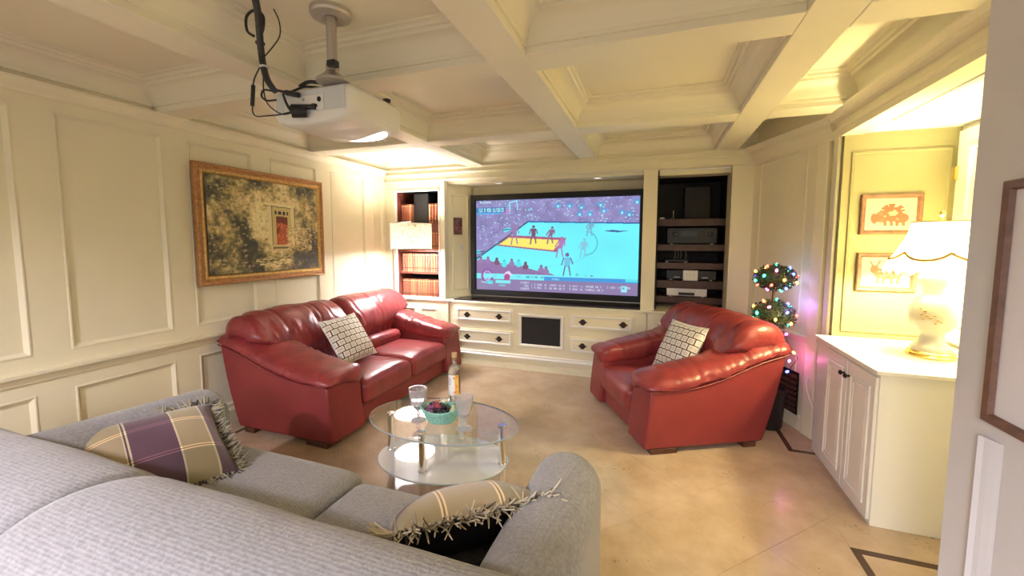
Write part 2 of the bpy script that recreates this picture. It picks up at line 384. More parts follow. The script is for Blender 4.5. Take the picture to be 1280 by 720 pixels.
def rbox(mb, c, size, r, n=10, crown=0, fn=None, pw=2.0):
    # rounded, crowned box
    hx, hy, hz = (s_ / 2 for s_ in size); idx = {}; vs = []; fs = []
    def vert(u, v, w_):
        k = (round(u * n), round(v * n), round(w_ * n))
        if k in idx: return idx[k]
        p = Vector((u * hx, v * hy, w_ * hz))
        rr = min(r, hx, hy, hz)
        q = Vector((max(-hx + rr, min(hx - rr, p.x)), max(-hy + rr, min(hy - rr, p.y)), max(-hz + rr, min(hz - rr, p.z))))
        d = p - q
        if d.length > 1e-9: p = q + d.normalized() * rr
        if w_ > -.2: p.z += crown * (1 - abs(u) ** pw) * (1 - abs(v) ** pw) * max(0, w_)
        if fn: p = fn(p, u, v, w_)
        idx[k] = len(vs); vs.append((c[0] + p.x, c[1] + p.y, c[2] + p.z)); return idx[k]
    g = [-1 + 2 * i / n for i in range(n + 1)]
    # denser near the edges
    g = [math.copysign(abs(t) ** .6, t) for t in g]
    key = lambda a: a
    def face(fu):
        for i in range(n):
            for j in range(n):
                fs.append(tuple(vert(*fu(g[a], g[b])) for a, b in ((i, j), (i + 1, j), (i + 1, j + 1), (i, j + 1))))
    def vert_key_fix(): pass
    n_save = n
    n_local = 1000
    def vert2(u, v, w_): return vert(u, v, w_)
    for fu in (lambda a, b: (a, b, 1), lambda a, b: (b, a, -1), lambda a, b: (1, a, b), lambda a, b: (-1, b, a), lambda a, b: (b, 1, a), lambda a, b: (a, -1, b)):
        face(fu)
    return mb.add(vs, fs)

def sup(n, e=2.5):
    out = []
    for i in range(n):
        t = 2 * PI * i / n; c, s_ = math.cos(t), math.sin(t)
        out.append((math.copysign(abs(c) ** (2 / e), c), math.copysign(abs(s_) ** (2 / e), s_)))
    return out
def lerp(xs, ys, x):
    return float(np.interp(x, xs, ys))
def wrinkle(mb, start, amp, sc, cond=None):
    # displaces vertices from index start outwards from their neighbours by anisotropic noise
    me = bpy.data.meshes.new('tmp'); me.from_pydata(mb.v, [], mb.f); bm = bmesh.new(); bm.from_mesh(me)
    bmesh.ops.recalc_face_normals(bm, faces=bm.faces); bm.normal_update(); bm.verts.ensure_lookup_table()
    for i in range(start, len(mb.v)):
        v = bm.verts[i]; p = v.co
        k = cond(p) if cond else 1
        if k: 
            q = Vector((p.x * sc[0], p.y * sc[1], p.z * sc[2]))
            d = noise.noise(q) + .4 * noise.noise(q * 2.1)
            mb.v[i] = tuple(p + v.normal * amp * k * d)
    bm.free(); bpy.data.meshes.remove(me)
    return mb

def crease(mb, amp, sc, width=.16, cond=None):
    # leather folds: narrow grooves along the zero lines of an anisotropic noise
    me = bpy.data.meshes.new('tmp'); me.from_pydata(mb.v, [], mb.f); bm = bmesh.new(); bm.from_mesh(me)
    bmesh.ops.recalc_face_normals(bm, faces=bm.faces); bm.normal_update(); bm.verts.ensure_lookup_table()
    for i in range(len(mb.v)):
        v = bm.verts[i]; p = v.co; q = Vector((p.x * sc[0], p.y * sc[1], p.z * sc[2])); k = cond(p) if cond else 1
        n_ = abs(noise.noise(q)); mask = .5 + .5 * noise.noise(q * .5 + Vector((7, 3, 1)))
        mb.v[i] = tuple(p + v.normal * amp * k * (.35 - max(0, 1 - n_ / width) * mask * 1.6))
    bm.free(); bpy.data.meshes.remove(me)
    return mb
def raster(name, img, o, ux, uy, m, parent, thick=0):
    # img: H x W x 3 linear colours, row 0 = top
    H, W, _ = img.shape; o, ux, uy = Vector(o), Vector(ux), Vector(uy)
    a = np.linspace(0, 1, W); b = np.linspace(1, 0, H)
    A, B = np.meshgrid(a, b)
    V = np.array(o)[None, None] + A[..., None] * np.array(ux) + B[..., None] * np.array(uy)
    idx = np.arange(H * W).reshape(H, W)
    F = np.stack([idx[1:, :-1], idx[1:, 1:], idx[:-1, 1:], idx[:-1, :-1]], -1).reshape(-1, 4)
    me = bpy.data.meshes.new(name); me.from_pydata(V.reshape(-1, 3).tolist(), [], F.tolist()); me.materials.append(m)
    at = me.color_attributes.new('Col', 'FLOAT_COLOR', 'POINT')
    at.data.foreach_set('color', np.concatenate([img.reshape(-1, 3), np.ones((H * W, 1))], 1).astype(np.float32).ravel())
    ob = bpy.data.objects.new(name, me); COL.objects.link(ob)
    if parent: ob.parent = parent
    return ob
def lin(c): 
    c = np.array(c, float) / 255; return np.where(c <= .04045, c / 12.92, ((c + .055) / 1.055) ** 2.4)
def vnoise(H, W, cell, rng):
    gh, gw = int(H / cell) + 3, int(W / cell) + 3; g = rng.random((gh, gw))
    y, x = np.arange(H) / cell, np.arange(W) / cell; yi, xi = y.astype(int), x.astype(int); fy, fx = (y - yi)[:, None], (x - xi)[None]
    fy, fx = fy * fy * (3 - 2 * fy), fx * fx * (3 - 2 * fx)
    g00, g01, g10, g11 = g[yi][:, xi], g[yi][:, xi + 1], g[yi + 1][:, xi], g[yi + 1][:, xi + 1]
    return (g00 * (1 - fx) + g01 * fx) * (1 - fy) + (g10 * (1 - fx) + g11 * fx) * fy

# ------------------------------------------------------------------ floor
ZC, ZB = 2.56, 2.37          # ceiling panels, beam undersides
XL, XR, YB = -3.28, 1.19, 4.45
floor = root_struct('floor')
MB().box(-3.5, 3.0, -2.6, 5.3, -.10, -.006).build('floor_base', M['grout'], floor)
def clip(poly, a, b, c):      # keep a*x+b*y<=c
    out = []
    for i in range(len(poly)):
        p, q = poly[i], poly[(i + 1) % len(poly)]; dp, dq = a * p[0] + b * p[1] - c, a * q[0] + b * q[1] - c
        if dp <= 0: out.append(p)
        if dp * dq < 0: t = dp / (dp - dq); out.append((p[0] + t * (q[0] - p[0]), p[1] + t * (q[1] - p[1])))
    return out
def tile(poly):
    if len(poly) < 3: return
    cx_ = sum(p[0] for p in poly) / len(poly); cy_ = sum(p[1] for p in poly) / len(poly)
    ar = abs(sum(poly[i][0] * poly[(i + 1) % len(poly)][1] - poly[(i + 1) % len(poly)][0] * poly[i][1] for i in range(len(poly)))) / 2
    if ar < .003: return
    g = .0005; sh = [(p[0] + (cx_ - p[0]) * g / .2, p[1] + (cy_ - p[1]) * g / .2) for p in poly]
    MB().prism(sh, 'z', -.008, random.uniform(-.0006, .0002)).build('tile', M['tile'], floor)
T = .457; rt2 = math.sqrt(.5)
for i in range(-12, 14):
    for j in range(-12, 16):
        c0 = (( i - j) * T * rt2 - 1.05, (i + j) * T * rt2 + .9)
        poly = [(c0[0] + T * rt2, c0[1]), (c0[0], c0[1] + T * rt2), (c0[0] - T * rt2, c0[1]), (c0[0], c0[1] - T * rt2)]
        poly = clip(poly, 1, 0, .945); 
        if poly: poly = clip(poly, -1, 0, 3.04)
        if poly: poly = clip(poly, 0, -1, .3)
        if poly: poly = clip(poly, 0, 1, 4.45)
        if poly: tile(poly)
# outer margin and the strips of dark inlay
def rect(x0, x1, y0, y1): return [(x0, y0), (x1, y0), (x1, y1), (x0, y1)]
for k in range(8): tile(rect(-3.28, -3.075, .2 + k * .57, min(.2 + (k + 1) * .57, 4.45)))
for k in range(3): tile(rect(.98, 1.3, 3.36 + k * .38, 3.36 + (k + 1) * .38))
for k in range(4): tile(rect(.98, 1.44, .05 + k * .565, min(.05 + (k + 1) * .565, 2.302)))
for k in range(3): tile(rect(.945 + k * .47, .945 + (k + 1) * .47, 2.338, 3.318)); tile(rect(1.44 + k * .47, 1.44 + (k + 1) * .47, .05, 2.302))
for nm, r_ in (('inlay_strip', (.945, .98, 3.318, 4.45)), ('inlay_strip', (.98, 1.4, 3.318, 3.352)), ('inlay_strip', (.945, .98, 0, 2.338)), ('inlay_strip', (.98, 1.9, 2.302, 2.338)), ('inlay_strip', (-3.075, -3.04, .2, 4.45))):
    MB().box(*r_, -.008, .0006).build(nm, M['strip'], floor)

# ------------------------------------------------------------------ ceiling with coffers
ceiling = root_struct('ceiling')
MB().box(-3.5, 1.6, -2.4, 5.3, ZC, ZC + .1).build('ceiling_slab', M['ceil'], ceiling)
bx = [(-2.125, -1.93), (-.80, -.605), (.52, .717)]
by = [(-2.065, -1.87), (-.74, -.545), (.585, .78), (1.91, 2.10), (3.235, 3.43)]
for a, b in bx: MB().box(a, b, -2.4, YB, ZB, ZC + .02).build('beam', M['ceil'], ceiling, bevel=.004)
xs = [XL] + [v for p in bx for v in p] + [XR]
ys = [-2.4] + [v for p in by for v in p] + [YB]
for a, b in by:
    for k in range(0, len(xs), 2): MB().box(xs[k], xs[k + 1], a, b, ZB, ZC + .02).build('cross_beam', M['ceil'], ceiling, bevel=.004)
COFF = [(0, -.155), (.012, -.155), (.014, -.135), (.018, -.13), (.022, -.105), (.04, -.075), (.066, -.052), (.085, -.045), (.09, -.03), (.105, -.026), (.108, -.01), (.13, -.006), (.132, .004)]
for i in range(0, len(xs), 2):
    for j in range(0, len(ys), 2):
        if ys[j + 1] < -.3: continue
        MB().frame((xs[i], ys[j], ZC), (1, 0, 0), (0, 1, 0), (0, 0, 1), xs[i + 1] - xs[i], ys[j + 1] - ys[j], COFF).build('coffer_moulding', M['ceil'], ceiling, smooth=True, angle=30)

# ------------------------------------------------------------------ left wall
wl = root_struct('wall_left')
PD = .016
MB().box(XL - .12, XL - PD, -2.4, 5.0, 0, 2.6).build('wall_surface', M['cream'], wl)
PM = [(0, 0), (.002, .004), (.009, .005), (.013, .001), (.015, -.002), (.022, -.011), (.026, -PD)]
PMF = [(0, 0), (.002, .007), (.010, .008), (.016, .003), (.022, .002), (.024, 0)]
cols = [(-.905, -.355), (-.19, .36), (.68, 1.23), (1.395, 1.945), (2.11, 2.62), (2.80, 3.33), (3.52, 4.055), (4.215, 4.40)]
for z0, z1 in ((0, .14), (.62, .848), (2.232, 2.6)): MB().box(XL - PD - .01, XL, -2.4, 4.6, z0, z1).build('rail', M['cream'], wl)
edges = [-2.4] + [v for c in cols for v in c] + [4.6]
for k in range(0, len(edges), 2):
    MB().box(XL - PD - .01, XL, edges[k], edges[k + 1], .14, .62).build('stile', M['cream'], wl); MB().box(XL - PD - .01, XL, edges[k], edges[k + 1], .848, 2.232).build('stile', M['cream'], wl)
for a, b in cols:
    MB().frame((XL, a, .848), (0, 1, 0), (0, 0, 1), (1, 0, 0), b - a, 2.232 - .848, PM).build('panel_moulding', M['cream'], wl, smooth=True)
    MB().frame((XL, a, .14), (0, 1, 0), (0, 0, 1), (1, 0, 0), b - a, .62 - .14, PM).build('panel_moulding', M['cream'], wl, smooth=True)
rail = [(0, .70), (.012, .70), (.014, .715), (.03, .73), (.034, .745), (.045, .748), (.045, .765), (0, .77)]
struct(MB().prism([(XL + p, z) for p, z in rail], 'y', -2.4, YB).build('trim_1', M['cream'], None, smooth=True))
struct(MB().prism([(XL, 0), (XL + .02, 0), (XL + .02, .10), (XL + .012, .115), (XL, .12)], 'y', -2.4, YB).build('baseboard_left', M['cream']))
crown = [(0, 2.30), (.01, 2.30), (.014, 2.32), (.03, 2.335), (.034, 2.36), (.05, 2.372), (.0, 2.375)]
struct(MB().prism([(XL + p, z) for p, z in crown], 'y', -2.4, YB).build('trim_2', M['cream'], None, smooth=True))

# ------------------------------------------------------------------ back wall: header, piers, recess
wb = root_struct('wall_back')
MB().box(XL, .90, YB, YB + .1, 2.222, 2.6).build('header', M['cream'], wb)
MB().box(XL, -3.125, YB, YB + .1, .74, 2.222).build('pier', M['cream'], wb)
MB().box(-2.497, -2.43, YB, YB + .1, .785, 2.222).build('pier', M['cream'], wb, bevel=.004)
MB().box(-.133, .004, YB, YB + .1, .74, 2.222).build('pier', M['cream'], wb, bevel=.004)
MB().box(.69, .90, YB, YB + .1, 0, 2.222).build('pier', M['cream'], wb, bevel=.003)
MB().box(-3.125, -2.497, YB, YB + .1, 2.121, 2.222).build('header', M['cream'], wb)
# soffit over the screen, splayed left cheek, right cheek, back of recess
MB().box(-2.5, 0, YB + .1, 5.05, 2.19, 2.25).build('soffit', M['cream'], wb)
MB().prism([(-2.43, YB + .1), (-2.25, 4.82), (-2.25, 4.90), (-2.497, 4.90), (-2.497, YB + .1)], 'z', .785, 2.19).build('cheek', M['cream'], wb)
MB().box(-.055, .0, YB + .1, 4.90, .785, 2.19).build('cheek', M['cream'], wb)
MB().box(-2.5, 0, 4.90, 5.0, .785, 2.25).build('recess_back', M['cream'], wb)
# moulding on the cheek
ux = Vector((-2.25 + 2.43, 4.82 - YB - .1, 0)); L_ = ux.length; ux.normalize()
MB().frame(Vector((-2.43, YB + .1, .87)) + ux * .05, ux, (0, 0, 1), (ux.y, -ux.x, 0), L_ - .09, 1.2, [(0, 0), (.003, .008), (.012, .008), (.016, 0)]).build('panel_moulding', M['cream'], wb)
for z0, z1, d in ((2.225, 2.238, .012), (2.30, 2.318, .014), (2.36, 2.372, .022)):
    MB().prism([(YB, z0), (YB - d * .5, z0), (YB - d, (z0 + z1) / 2), (YB - d, z1), (YB, z1)], 'x', XL + .0, .86).build('cornice_bead', M['cream'], wb)
for k, (x_, y_, lab) in enumerate(((-1.80, 4.64, 'small round recessed ceiling light above the left part of the screen'), (-.62, 4.60, 'small round recessed ceiling light above the right part of the screen'))):
    r_ = empty('ceiling_light', (x_, y_, 2.19), lab, 'ceiling light', group='recessed lights above the screen')
    MB().lathe([(.05, 0), (.052, -.006), (.040, -.008), (.036, -.002)], n=28, cap=False).build('trim_ring', M['white'], r_, smooth=True)
    MB().lathe([(.001, -.003), (.037, -.003)], n=24).build('diffuser', mat('downlight_lens', (.8, .8, .8), .3, emis=(1, .95, .9), estr=.35), r_)

# angled corner wall between equipment cabinet and opening
wc = root_struct('wall_corner')
P0, P1 = Vector((.86, YB, 0)), Vector((1.19, 3.56, 0)); cu = (P1 - P0); cl = cu.length; cu.normalize(); cn = Vector((cu.y, -cu.x, 0))
if cn.x > 0: cn = -cn
def cpt(s_, h_, z): q = P0 + cu * s_ + cn * h_; return (q.x, q.y, z)
def cprism(mb, pts, s0, s1):
    n = len(pts); return mb.add([cpt(s0, h, z) for h, z in pts] + [cpt(s1, h, z) for h, z in pts], [tuple(range(n)), tuple(range(n, 2 * n))[::-1]] + [(i, (i + 1) % n, n + (i + 1) % n, n + i) for i in range(n)])
cprism(MB(), [(0, 0), (0, 2.6), (-.1, 2.6), (-.1, 0)], -.02, cl).build('wall_surface', M['cream'], wc)
MB().frame(cpt(.10, 0, .848), cu, (0, 0, 1), cn, cl - .36, 2.20 - .848, PMF).build('panel_moulding', M['cream'], wc, smooth=True)
MB().frame(cpt(.10, 0, .16), cu, (0, 0, 1), cn, cl - .36, .60 - .16, PMF).build('panel_moulding', M['cream'], wc, smooth=True)
cprism(MB(), [(0, .70), (.014, .715), (.034, .745), (.045, .765), (0, .77)], .0, cl - .1).build('chair_rail', M['cream'], wc)
cprism(MB(), [(0, 0), (.02, 0), (.02, .1), (0, .12)], .0, cl).build('skirting', M['cream'], wc)
cprism(MB(), [(0, 2.215), (.01, 2.215), (.014, 2.24), (.05, 2.30), (.055, 2.33), (.085, 2.372), (0, 2.375)], .0, cl).build('crown_moulding', M['cream'], wc)
cprism(MB(), [(0, 0), (.035, 0), (.035, 2.215), (0, 2.215)], cl - .13, cl - .02).build('pilaster', M['cream'], wc, bevel=.006)

# opening on the right: jamb, casing, header with crown
wr = root_struct('wall_right')
MB().box(XR, XR + .10, 3.521, 3.56, 0, 2.215).build('jamb', M['cream'], wr)
MB().box(XR - .022, XR, 3.455, 3.545, 0, 2.25).build('casing', M['cream'], wr, bevel=.006)
MB().box(XR, XR + .10, 1.2, 3.56, 2.215, 2.6).build('header', M['cream'], wr)
crow = [(0, 2.215), (.02, 2.215), (.022, 2.25), (.03, 2.255), (.03, 2.275), (.018, 2.285), (.018, 2.32), (.05, 2.335), (.055, 2.352), (.085, 2.37), (.09, 2.378), (0, 2.38)]
MB().prism([(XR - p, z) for p, z in crow], 'y', 1.2, 3.57).build('crown_moulding', M['cream'], wr, smooth=True, angle=25)

# near right wall with its casing
wn = root_struct('wall_near')
MB().box(.75, .87, -1.2, 1.365, 0, 2.6).build('wall_surface', M['greypaint'], wn)
MB().prism([(.75, 1.255), (.738, 1.252), (.732, 1.242), (.738, 1.232), (.741, 1.22), (.746, 1.205), (.75, 1.195)], 'z', 0, 1.045).build('casing', M['greypaint'], wn)
MB().box(.87, 1.95, 1.2, 1.3, 0, 2.6).build('wall_surface', M['white'], wn)

# alcove
wa = root_struct('wall_alcove')
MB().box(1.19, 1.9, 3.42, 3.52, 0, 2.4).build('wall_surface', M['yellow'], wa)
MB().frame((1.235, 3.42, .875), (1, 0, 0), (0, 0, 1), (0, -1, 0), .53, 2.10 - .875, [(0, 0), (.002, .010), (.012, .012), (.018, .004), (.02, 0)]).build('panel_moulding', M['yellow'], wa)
MB().box(1.80, 1.90, 1.2, 3.52, 0, 2.4).build('wall_surface', M['white'], wa)
MB().box(1.20, 1.95, 1.2, 3.55, 2.222, 2.3).build('alcove_ceiling', M['white'], wa)
MB().frame((1.30, 1.5, 2.222), (1, 0, 0), (0, 1, 0), (0, 0, -1), .46, 1.60, [(0, 0), (.0, .012), (.02, .016), (.03, .006), (.05, .004), (.055, 0)]).build('ceiling_moulding', M['white'], wa)
d_ = root_struct('door_1', (1.795, 3.36, .9))
MB().box(-.04, 0, -.80, 0, -.03, 1.28).build('leaf', M['white'], d_, bevel=.003)
for z0, z1 in ((.75, 1.18), (.08, .62)):
    MB().frame((-.04, -.70, z0), (0, 1, 0), (0, 0, 1), (-1, 0, 0), .60, z1 - z0, [(0, 0), (.004, .008), (.02, .010), (.03, -.004), (.05, 0)]).build('panel_moulding', M['white'], d_)
MB().box(-.056, -.04, -.022, .004, .985, 1.065).build('hinge', M['brass'], d_)

# ------------------------------------------------------------------ built-in bookcase (left of the screen)
bk = empty('bookcase', (-2.81, 4.45, 0), 'built-in cream bookcase with mahogany shelves left of the screen', 'bookcase')
B_ = lambda: MB()
def loc_box(mb, x0, x1, y0, y1, z0, z1, o): return mb.box(x0 - o[0], x1 - o[0], y0 - o[1], y1 - o[1], z0 - o[2], z1 - o[2])
o_ = (-2.81, 4.45, 0)
m_ = MB(); loc_box(m_, -3.125, -3.105, 4.46, 4.82, .78, 2.13, o_).build('side_panel', M['mahogany'], bk)
m_ = MB(); loc_box(m_, -2.515, -2.497, 4.46, 4.82, .78, 2.13, o_).build('side_panel', M['mahogany'], bk)
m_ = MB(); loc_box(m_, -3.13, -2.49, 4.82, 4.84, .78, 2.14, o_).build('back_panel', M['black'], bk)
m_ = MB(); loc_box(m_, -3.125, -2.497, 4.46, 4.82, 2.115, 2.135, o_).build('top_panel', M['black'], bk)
for z0, z1 in ((1.615, 1.70), (1.358, 1.385), (1.08, 1.108)):
    m_ = MB(); loc_box(m_, -3.105, -2.515, 4.475, 4.82, z0, z1, o_).build('shelf', M['mahogany'], bk, bevel=.002)
MB().frame((-3.128 + 2.81, 0, .779), (1, 0, 0), (0, 0, 1), (0, -1, 0), .634, 1.345, [(-.004, 0), (-.004, .010), (.008, .014), (.018, .006), (.02, -.01)]).build('face_bead', M['white'], bk, smooth=True)
m_ = MB(); loc_box(m_, -3.275, -2.35, 4.41, 4.83, .755, .779, o_).build('ledge', M['cream'], bk, bevel=.006)
m_ = MB(); loc_box(m_, -3.275, -2.38, 4.43, 4.83, 0, .755, o_).build('base_body', M['cream'], bk)
for x0, x1 in ((-3.09, -2.80), (-2.785, -2.495)):
    dd = MB(); loc_box(dd, x0, x1, 4.418, 4.43, .17, .69, o_); dd = dd.build('door', M['cream'], bk, bevel=.003)
    MB().frame((x0 + .03 + 2.81, -.032, .20), (1, 0, 0), (0, 0, 1), (0, -1, 0), x1 - x0 - .06, .46, [(0, 0), (.004, .012), (.014, .012), (.03, 0)]).build('door_moulding', M['cream'], dd)
# books: one mesh per kind, a thing per book
def make_book(name, col, h, wd=.036):
    cover = MB(); n = 10; dpt = .17
    ring = lambda z: [(wd / 2 * math.sin(-PI / 2 + PI * i / n), -.017 * math.cos(-PI / 2 + PI * i / n), z) for i in range(n + 1)] + [(wd / 2, dpt, z), (-wd / 2, dpt, z)]
    cover.loft([ring(0), ring(h)])
    return cover
bcols = [(.36, .12, .065), (.42, .17, .085), (.32, .09, .055), (.38, .145, .075)]
bmats = [mat('leather_book_%s' % 'abcd'[i], c, .45, noise_amt=.2, noise_scale=30) for i, c in enumerate(bcols)]
ORD = ['first', 'second', 'third', 'fourth', 'fifth', 'sixth', 'seventh', 'eighth', 'ninth', 'tenth', 'eleventh', 'twelfth', 'thirteenth', 'fourteenth', 'fifteenth', 'sixteenth']
def mk(hh, wd):
    tmpl = []
    for i in range(4):
        root = bpy.data.objects.new('book', None); COL.objects.link(root)
        make_book('cover', None, hh, wd).build('cover', bmats[i], root, smooth=True)
        for zz, tk, bmn in ((.18, .012, 'dark_band'), (.21, .004, 'goldband'), (.90, .006, 'goldband')):
            bm_ = MB(); n = 10
            ring = lambda z: [((wd / 2 + .0008) * math.sin(-PI / 2 + PI * k / n), -.0180 * math.cos(-PI / 2 + PI * k / n) - .0008, z) for k in range(n + 1)] + [(wd / 2 + .0008, .01, z), (-wd / 2 - .0008, .01, z)]
            bm_.loft([ring(hh * zz), ring(hh * zz + tk)]).build('gilt_band' if bmn == 'goldband' else 'spine_label', M[bmn], root)
        tmpl.append(root)
    return tmpl
used_first = {}
def row(tm, x0, x1, z, y, where, group, step=None, n=None):
    n = n or int((x1 - x0) / step); step = (x1 - x0) / n
    for i in range(n):
        k = random.randrange(4); t = tm[k]
        lab = '%s brown gilt-banded book from left %s' % (ORD[i], where)
        loc = (x0 + (i + .5) * step, y + random.uniform(0, .004), z)
        if id(t) not in used_first: used_first[id(t)] = 1; b = t; b.location = loc
        else: b = copy_thing(t, loc, lab)
        tag(b, lab, 'book', group)
tA, tB = mk(.228, .0335), mk(.255, .0335)
row(tA, -3.085, -2.52, 1.108, 4.52, 'on the shelf just under the lamp shade', 'books on the third bookcase shelf', n=15)
row(tA, -3.085, -2.52, .7795, 4.52, 'on the lowest bookcase shelf', 'books on the lowest bookcase shelf', n=15)
row(tA, -2.70, -2.52, 1.385, 4.52, 'on the shelf behind the lamp shade', 'books on the second bookcase shelf', n=5)
row(tB, -3.085, -2.94, 1.70, 4.52, 'in the top-shelf group left of the speaker', 'books left of the speaker on the top shelf', n=4)
row(tB, -2.69, -2.52, 1.70, 4.52, 'in the top-shelf group right of the speaker', 'books right of the speaker on the top shelf', n=4)
for t in tA + tB:
    if id(t) not in used_first:
        for c in list(t.children): bpy.data.objects.remove(c)
        bpy.data.objects.remove(t)
sk = empty('speaker', (-2.815, 4.60, 1.70), 'tall black speaker between the books on the top shelf of the bookcase', 'speaker')
MB().box(-.105, .105, -.05, .17, 0, .40).build('cabinet', M['plastic_black'], sk, bevel=.008)
MB().box(-.095, .095, -.056, -.05, .015, .385).build('grille', M['black'], sk, bevel=.003)

# ------------------------------------------------------------------ media cabinet under the screen
mc = empty('media_cabinet', (-1.24, 4.45, 0), 'long cream media cabinet with drawers under the screen', 'cabinet')
mo = (-1.24, 4.45, 0)
def mcb(*a): m = MB(); return loc_box(m, *a, mo)
mcb(-2.375, -.065, 4.455, 4.89, .0, .745).build('body', M['cream'], mc)
mcb(-2.345, -.095, 4.44, 4.90, .745, .768).build('top_edge', M['cream'], mc, bevel=.008, seg=3)
mcb(-2.34, -.10, 4.50, 4.89, .768, .785).build('counter_surface', mat('dark_polished_counter', (.05, .032, .035), .12, noise_amt=.4, noise_scale=7), mc)
MB().prism([(.005, .13), (-.03, .13), (-.032, .145), (-.022, .155), (-.02, .175), (.005, .18)], 'x', -2.375 + 1.24, 1.24 - .065).build('base_bead', M['white'], mc)
MB().prism([(.005, 0), (-.018, 0), (-.018, .06), (-.010, .07), (.005, .072)], 'x', -2.375 + 1.24, 1.24 - .065).build('plinth', M['cream'], mc)
DM = [(0, 0), (.002, .008), (.008, .010), (.014, .009), (.022, .002), (.026, -.001)]
def drawer(x0, x1, z0, z1, hx):
    d = MB(); loc_box(d, x0, x1, 4.438, 4.455, z0, z1, mo); d = d.build('drawer', M['cream'], mc, bevel=.002)
    MB().frame((x0 + .022 + 1.24, -.0125, z0 + .018), (1, 0, 0), (0, 0, 1), (0, -1, 0), x1 - x0 - .044, z1 - z0 - .036, DM).build('drawer_moulding', M['white'], d, smooth=True)
    for h in hx:
        m = MB(); c = (h + 1.24, -.014, (z0 + z1) / 2 - .005)
        pts = [(-.052, 0), (-.03, .012), (-.018, .028), (0, .036), (.018, .028), (.03, .012), (.052, 0), (.03, -.012), (.018, -.028), (0, -.036), (-.018, -.028), (-.03, -.012)]
        m.add([(c[0] + p[0], c[1], c[2] + p[1]) for p in pts] + [(c[0] + p[0] * .85, c[1] - .007, c[2] + p[1] * .85) for p in pts], [tuple(range(12, 24))] + [(i, (i + 1) % 12, 12 + (i + 1) % 12, 12 + i) for i in range(12)])
        m.sphere((c[0], c[1] - .016, c[2]), .012, 10, 6)
        m.build('handle', M['bronze'], d, smooth=True)
drawer(-2.285, -1.545, .525, .70, (-2.13, -1.715)); drawer(-2.285, -1.545, .25, .44, (-2.13, -1.715))
drawer(-.885, -.19, .525, .70, (-.73, -.30)); drawer(-.885, -.19, .25, .44, (-.73, -.30))
MB().frame((-1.475 + 1.24, -.005, .275), (1, 0, 0), (0, 0, 1), (0, -1, 0), .535, .385, [(0, 0), (.004, .012), (.02, .014), (.034, .004), (.036, 0)]).build('speaker_frame', M['white'], mc, smooth=True)
mcb(-1.44, -.985, 4.447, 4.455, .31, .625).build('speaker_grille', M['black'], mc)

# ------------------------------------------------------------------ screen
F35 = {'A':(2,5,7,5,5),'B':(6,5,6,5,6),'C':(3,4,4,4,3),'D':(6,5,5,5,6),'E':(7,4,6,4,7),'G':(3,4,5,5,3),'I':(7,2,2,2,7),'J':(1,1,1,5,2),'K':(5,5,6,5,5),'L':(4,4,4,4,7),'M':(5,7,7,5,5),'N':(5,7,7,7,5),'O':(2,5,5,5,2),'P':(6,5,6,4,4),'R':(6,5,6,5,5),'S':(3,4,2,1,6),'T':(7,2,2,2,2),'U':(5,5,5,5,7),'V':(5,5,5,5,2),'W':(5,5,7,7,5),'Y':(5,5,2,2,2),'0':(7,5,5,5,7),'1':(2,6,2,2,7),'2':(6,1,2,4,7),'3':(6,1,2,1,6),'4':(5,5,7,1,1),'5':(7,4,6,1,6),'6':(3,4,7,5,7),'7':(7,1,2,2,2),'8':(7,5,7,5,7),'9':(7,5,7,1,6),'.':(0,0,0,0,2),':':(0,2,0,2,0),'/':(1,1,2,4,4),'@':(7,5,7,4,7),'|':(2,2,2,2,2),'-':(0,0,7,0,0),' ':(0,0,0,0,0)}
def text(img, x, y, s_, col, sc=1, scx=None):
    scx = scx or sc
    for ch in s_:
        g = F35.get(ch, (0,) * 5)
        for r_ in range(5):
            for c_ in range(3):
                if g[r_] >> (2 - c_) & 1: img[y + r_ * sc:y + (r_ + 1) * sc, x + c_ * scx:x + (c_ + 1) * scx] = col
        x += 4 * scx
    return x
def polyfill(img, pts, col, al=1):
    H, W, _ = img.shape; Y, X = np.mgrid[0:H, 0:W]; ins = np.zeros((H, W), bool)
    n = len(pts)
    for i in range(n):
        x0, y0 = pts[i]; x1, y1 = pts[(i + 1) % n]
        if y0 == y1: continue
        c = ((y0 > Y) != (y1 > Y)) & (X < (x1 - x0) * (Y - y0) / (y1 - y0) + x0); ins ^= c
    img[ins] = img[ins] * (1 - al) + np.array(col) * al
def ell(img, cx, cy, rx, ry, col, al=1, ring=None):
    H, W, _ = img.shape; Y, X = np.mgrid[0:H, 0:W]; d = ((X - cx) / rx) ** 2 + ((Y - cy) / ry) ** 2
    k = d < 1 if ring is None else np.abs(np.sqrt(d) - 1) < ring
    img[k] = img[k] * (1 - al) + np.array(col) * al
def line(img, x0, y0, x1, y1, col, t=1):
    n = int(max(abs(x1 - x0), abs(y1 - y0)) * 2) + 1
    for k in range(n + 1):
        x, y = x0 + (x1 - x0) * k / n, y0 + (y1 - y0) * k / n
        img[max(0, int(y - t / 2)):max(0, int(y + t / 2 + 1)), max(0, int(x - t / 2)):max(0, int(x + t / 2 + 1))] = col
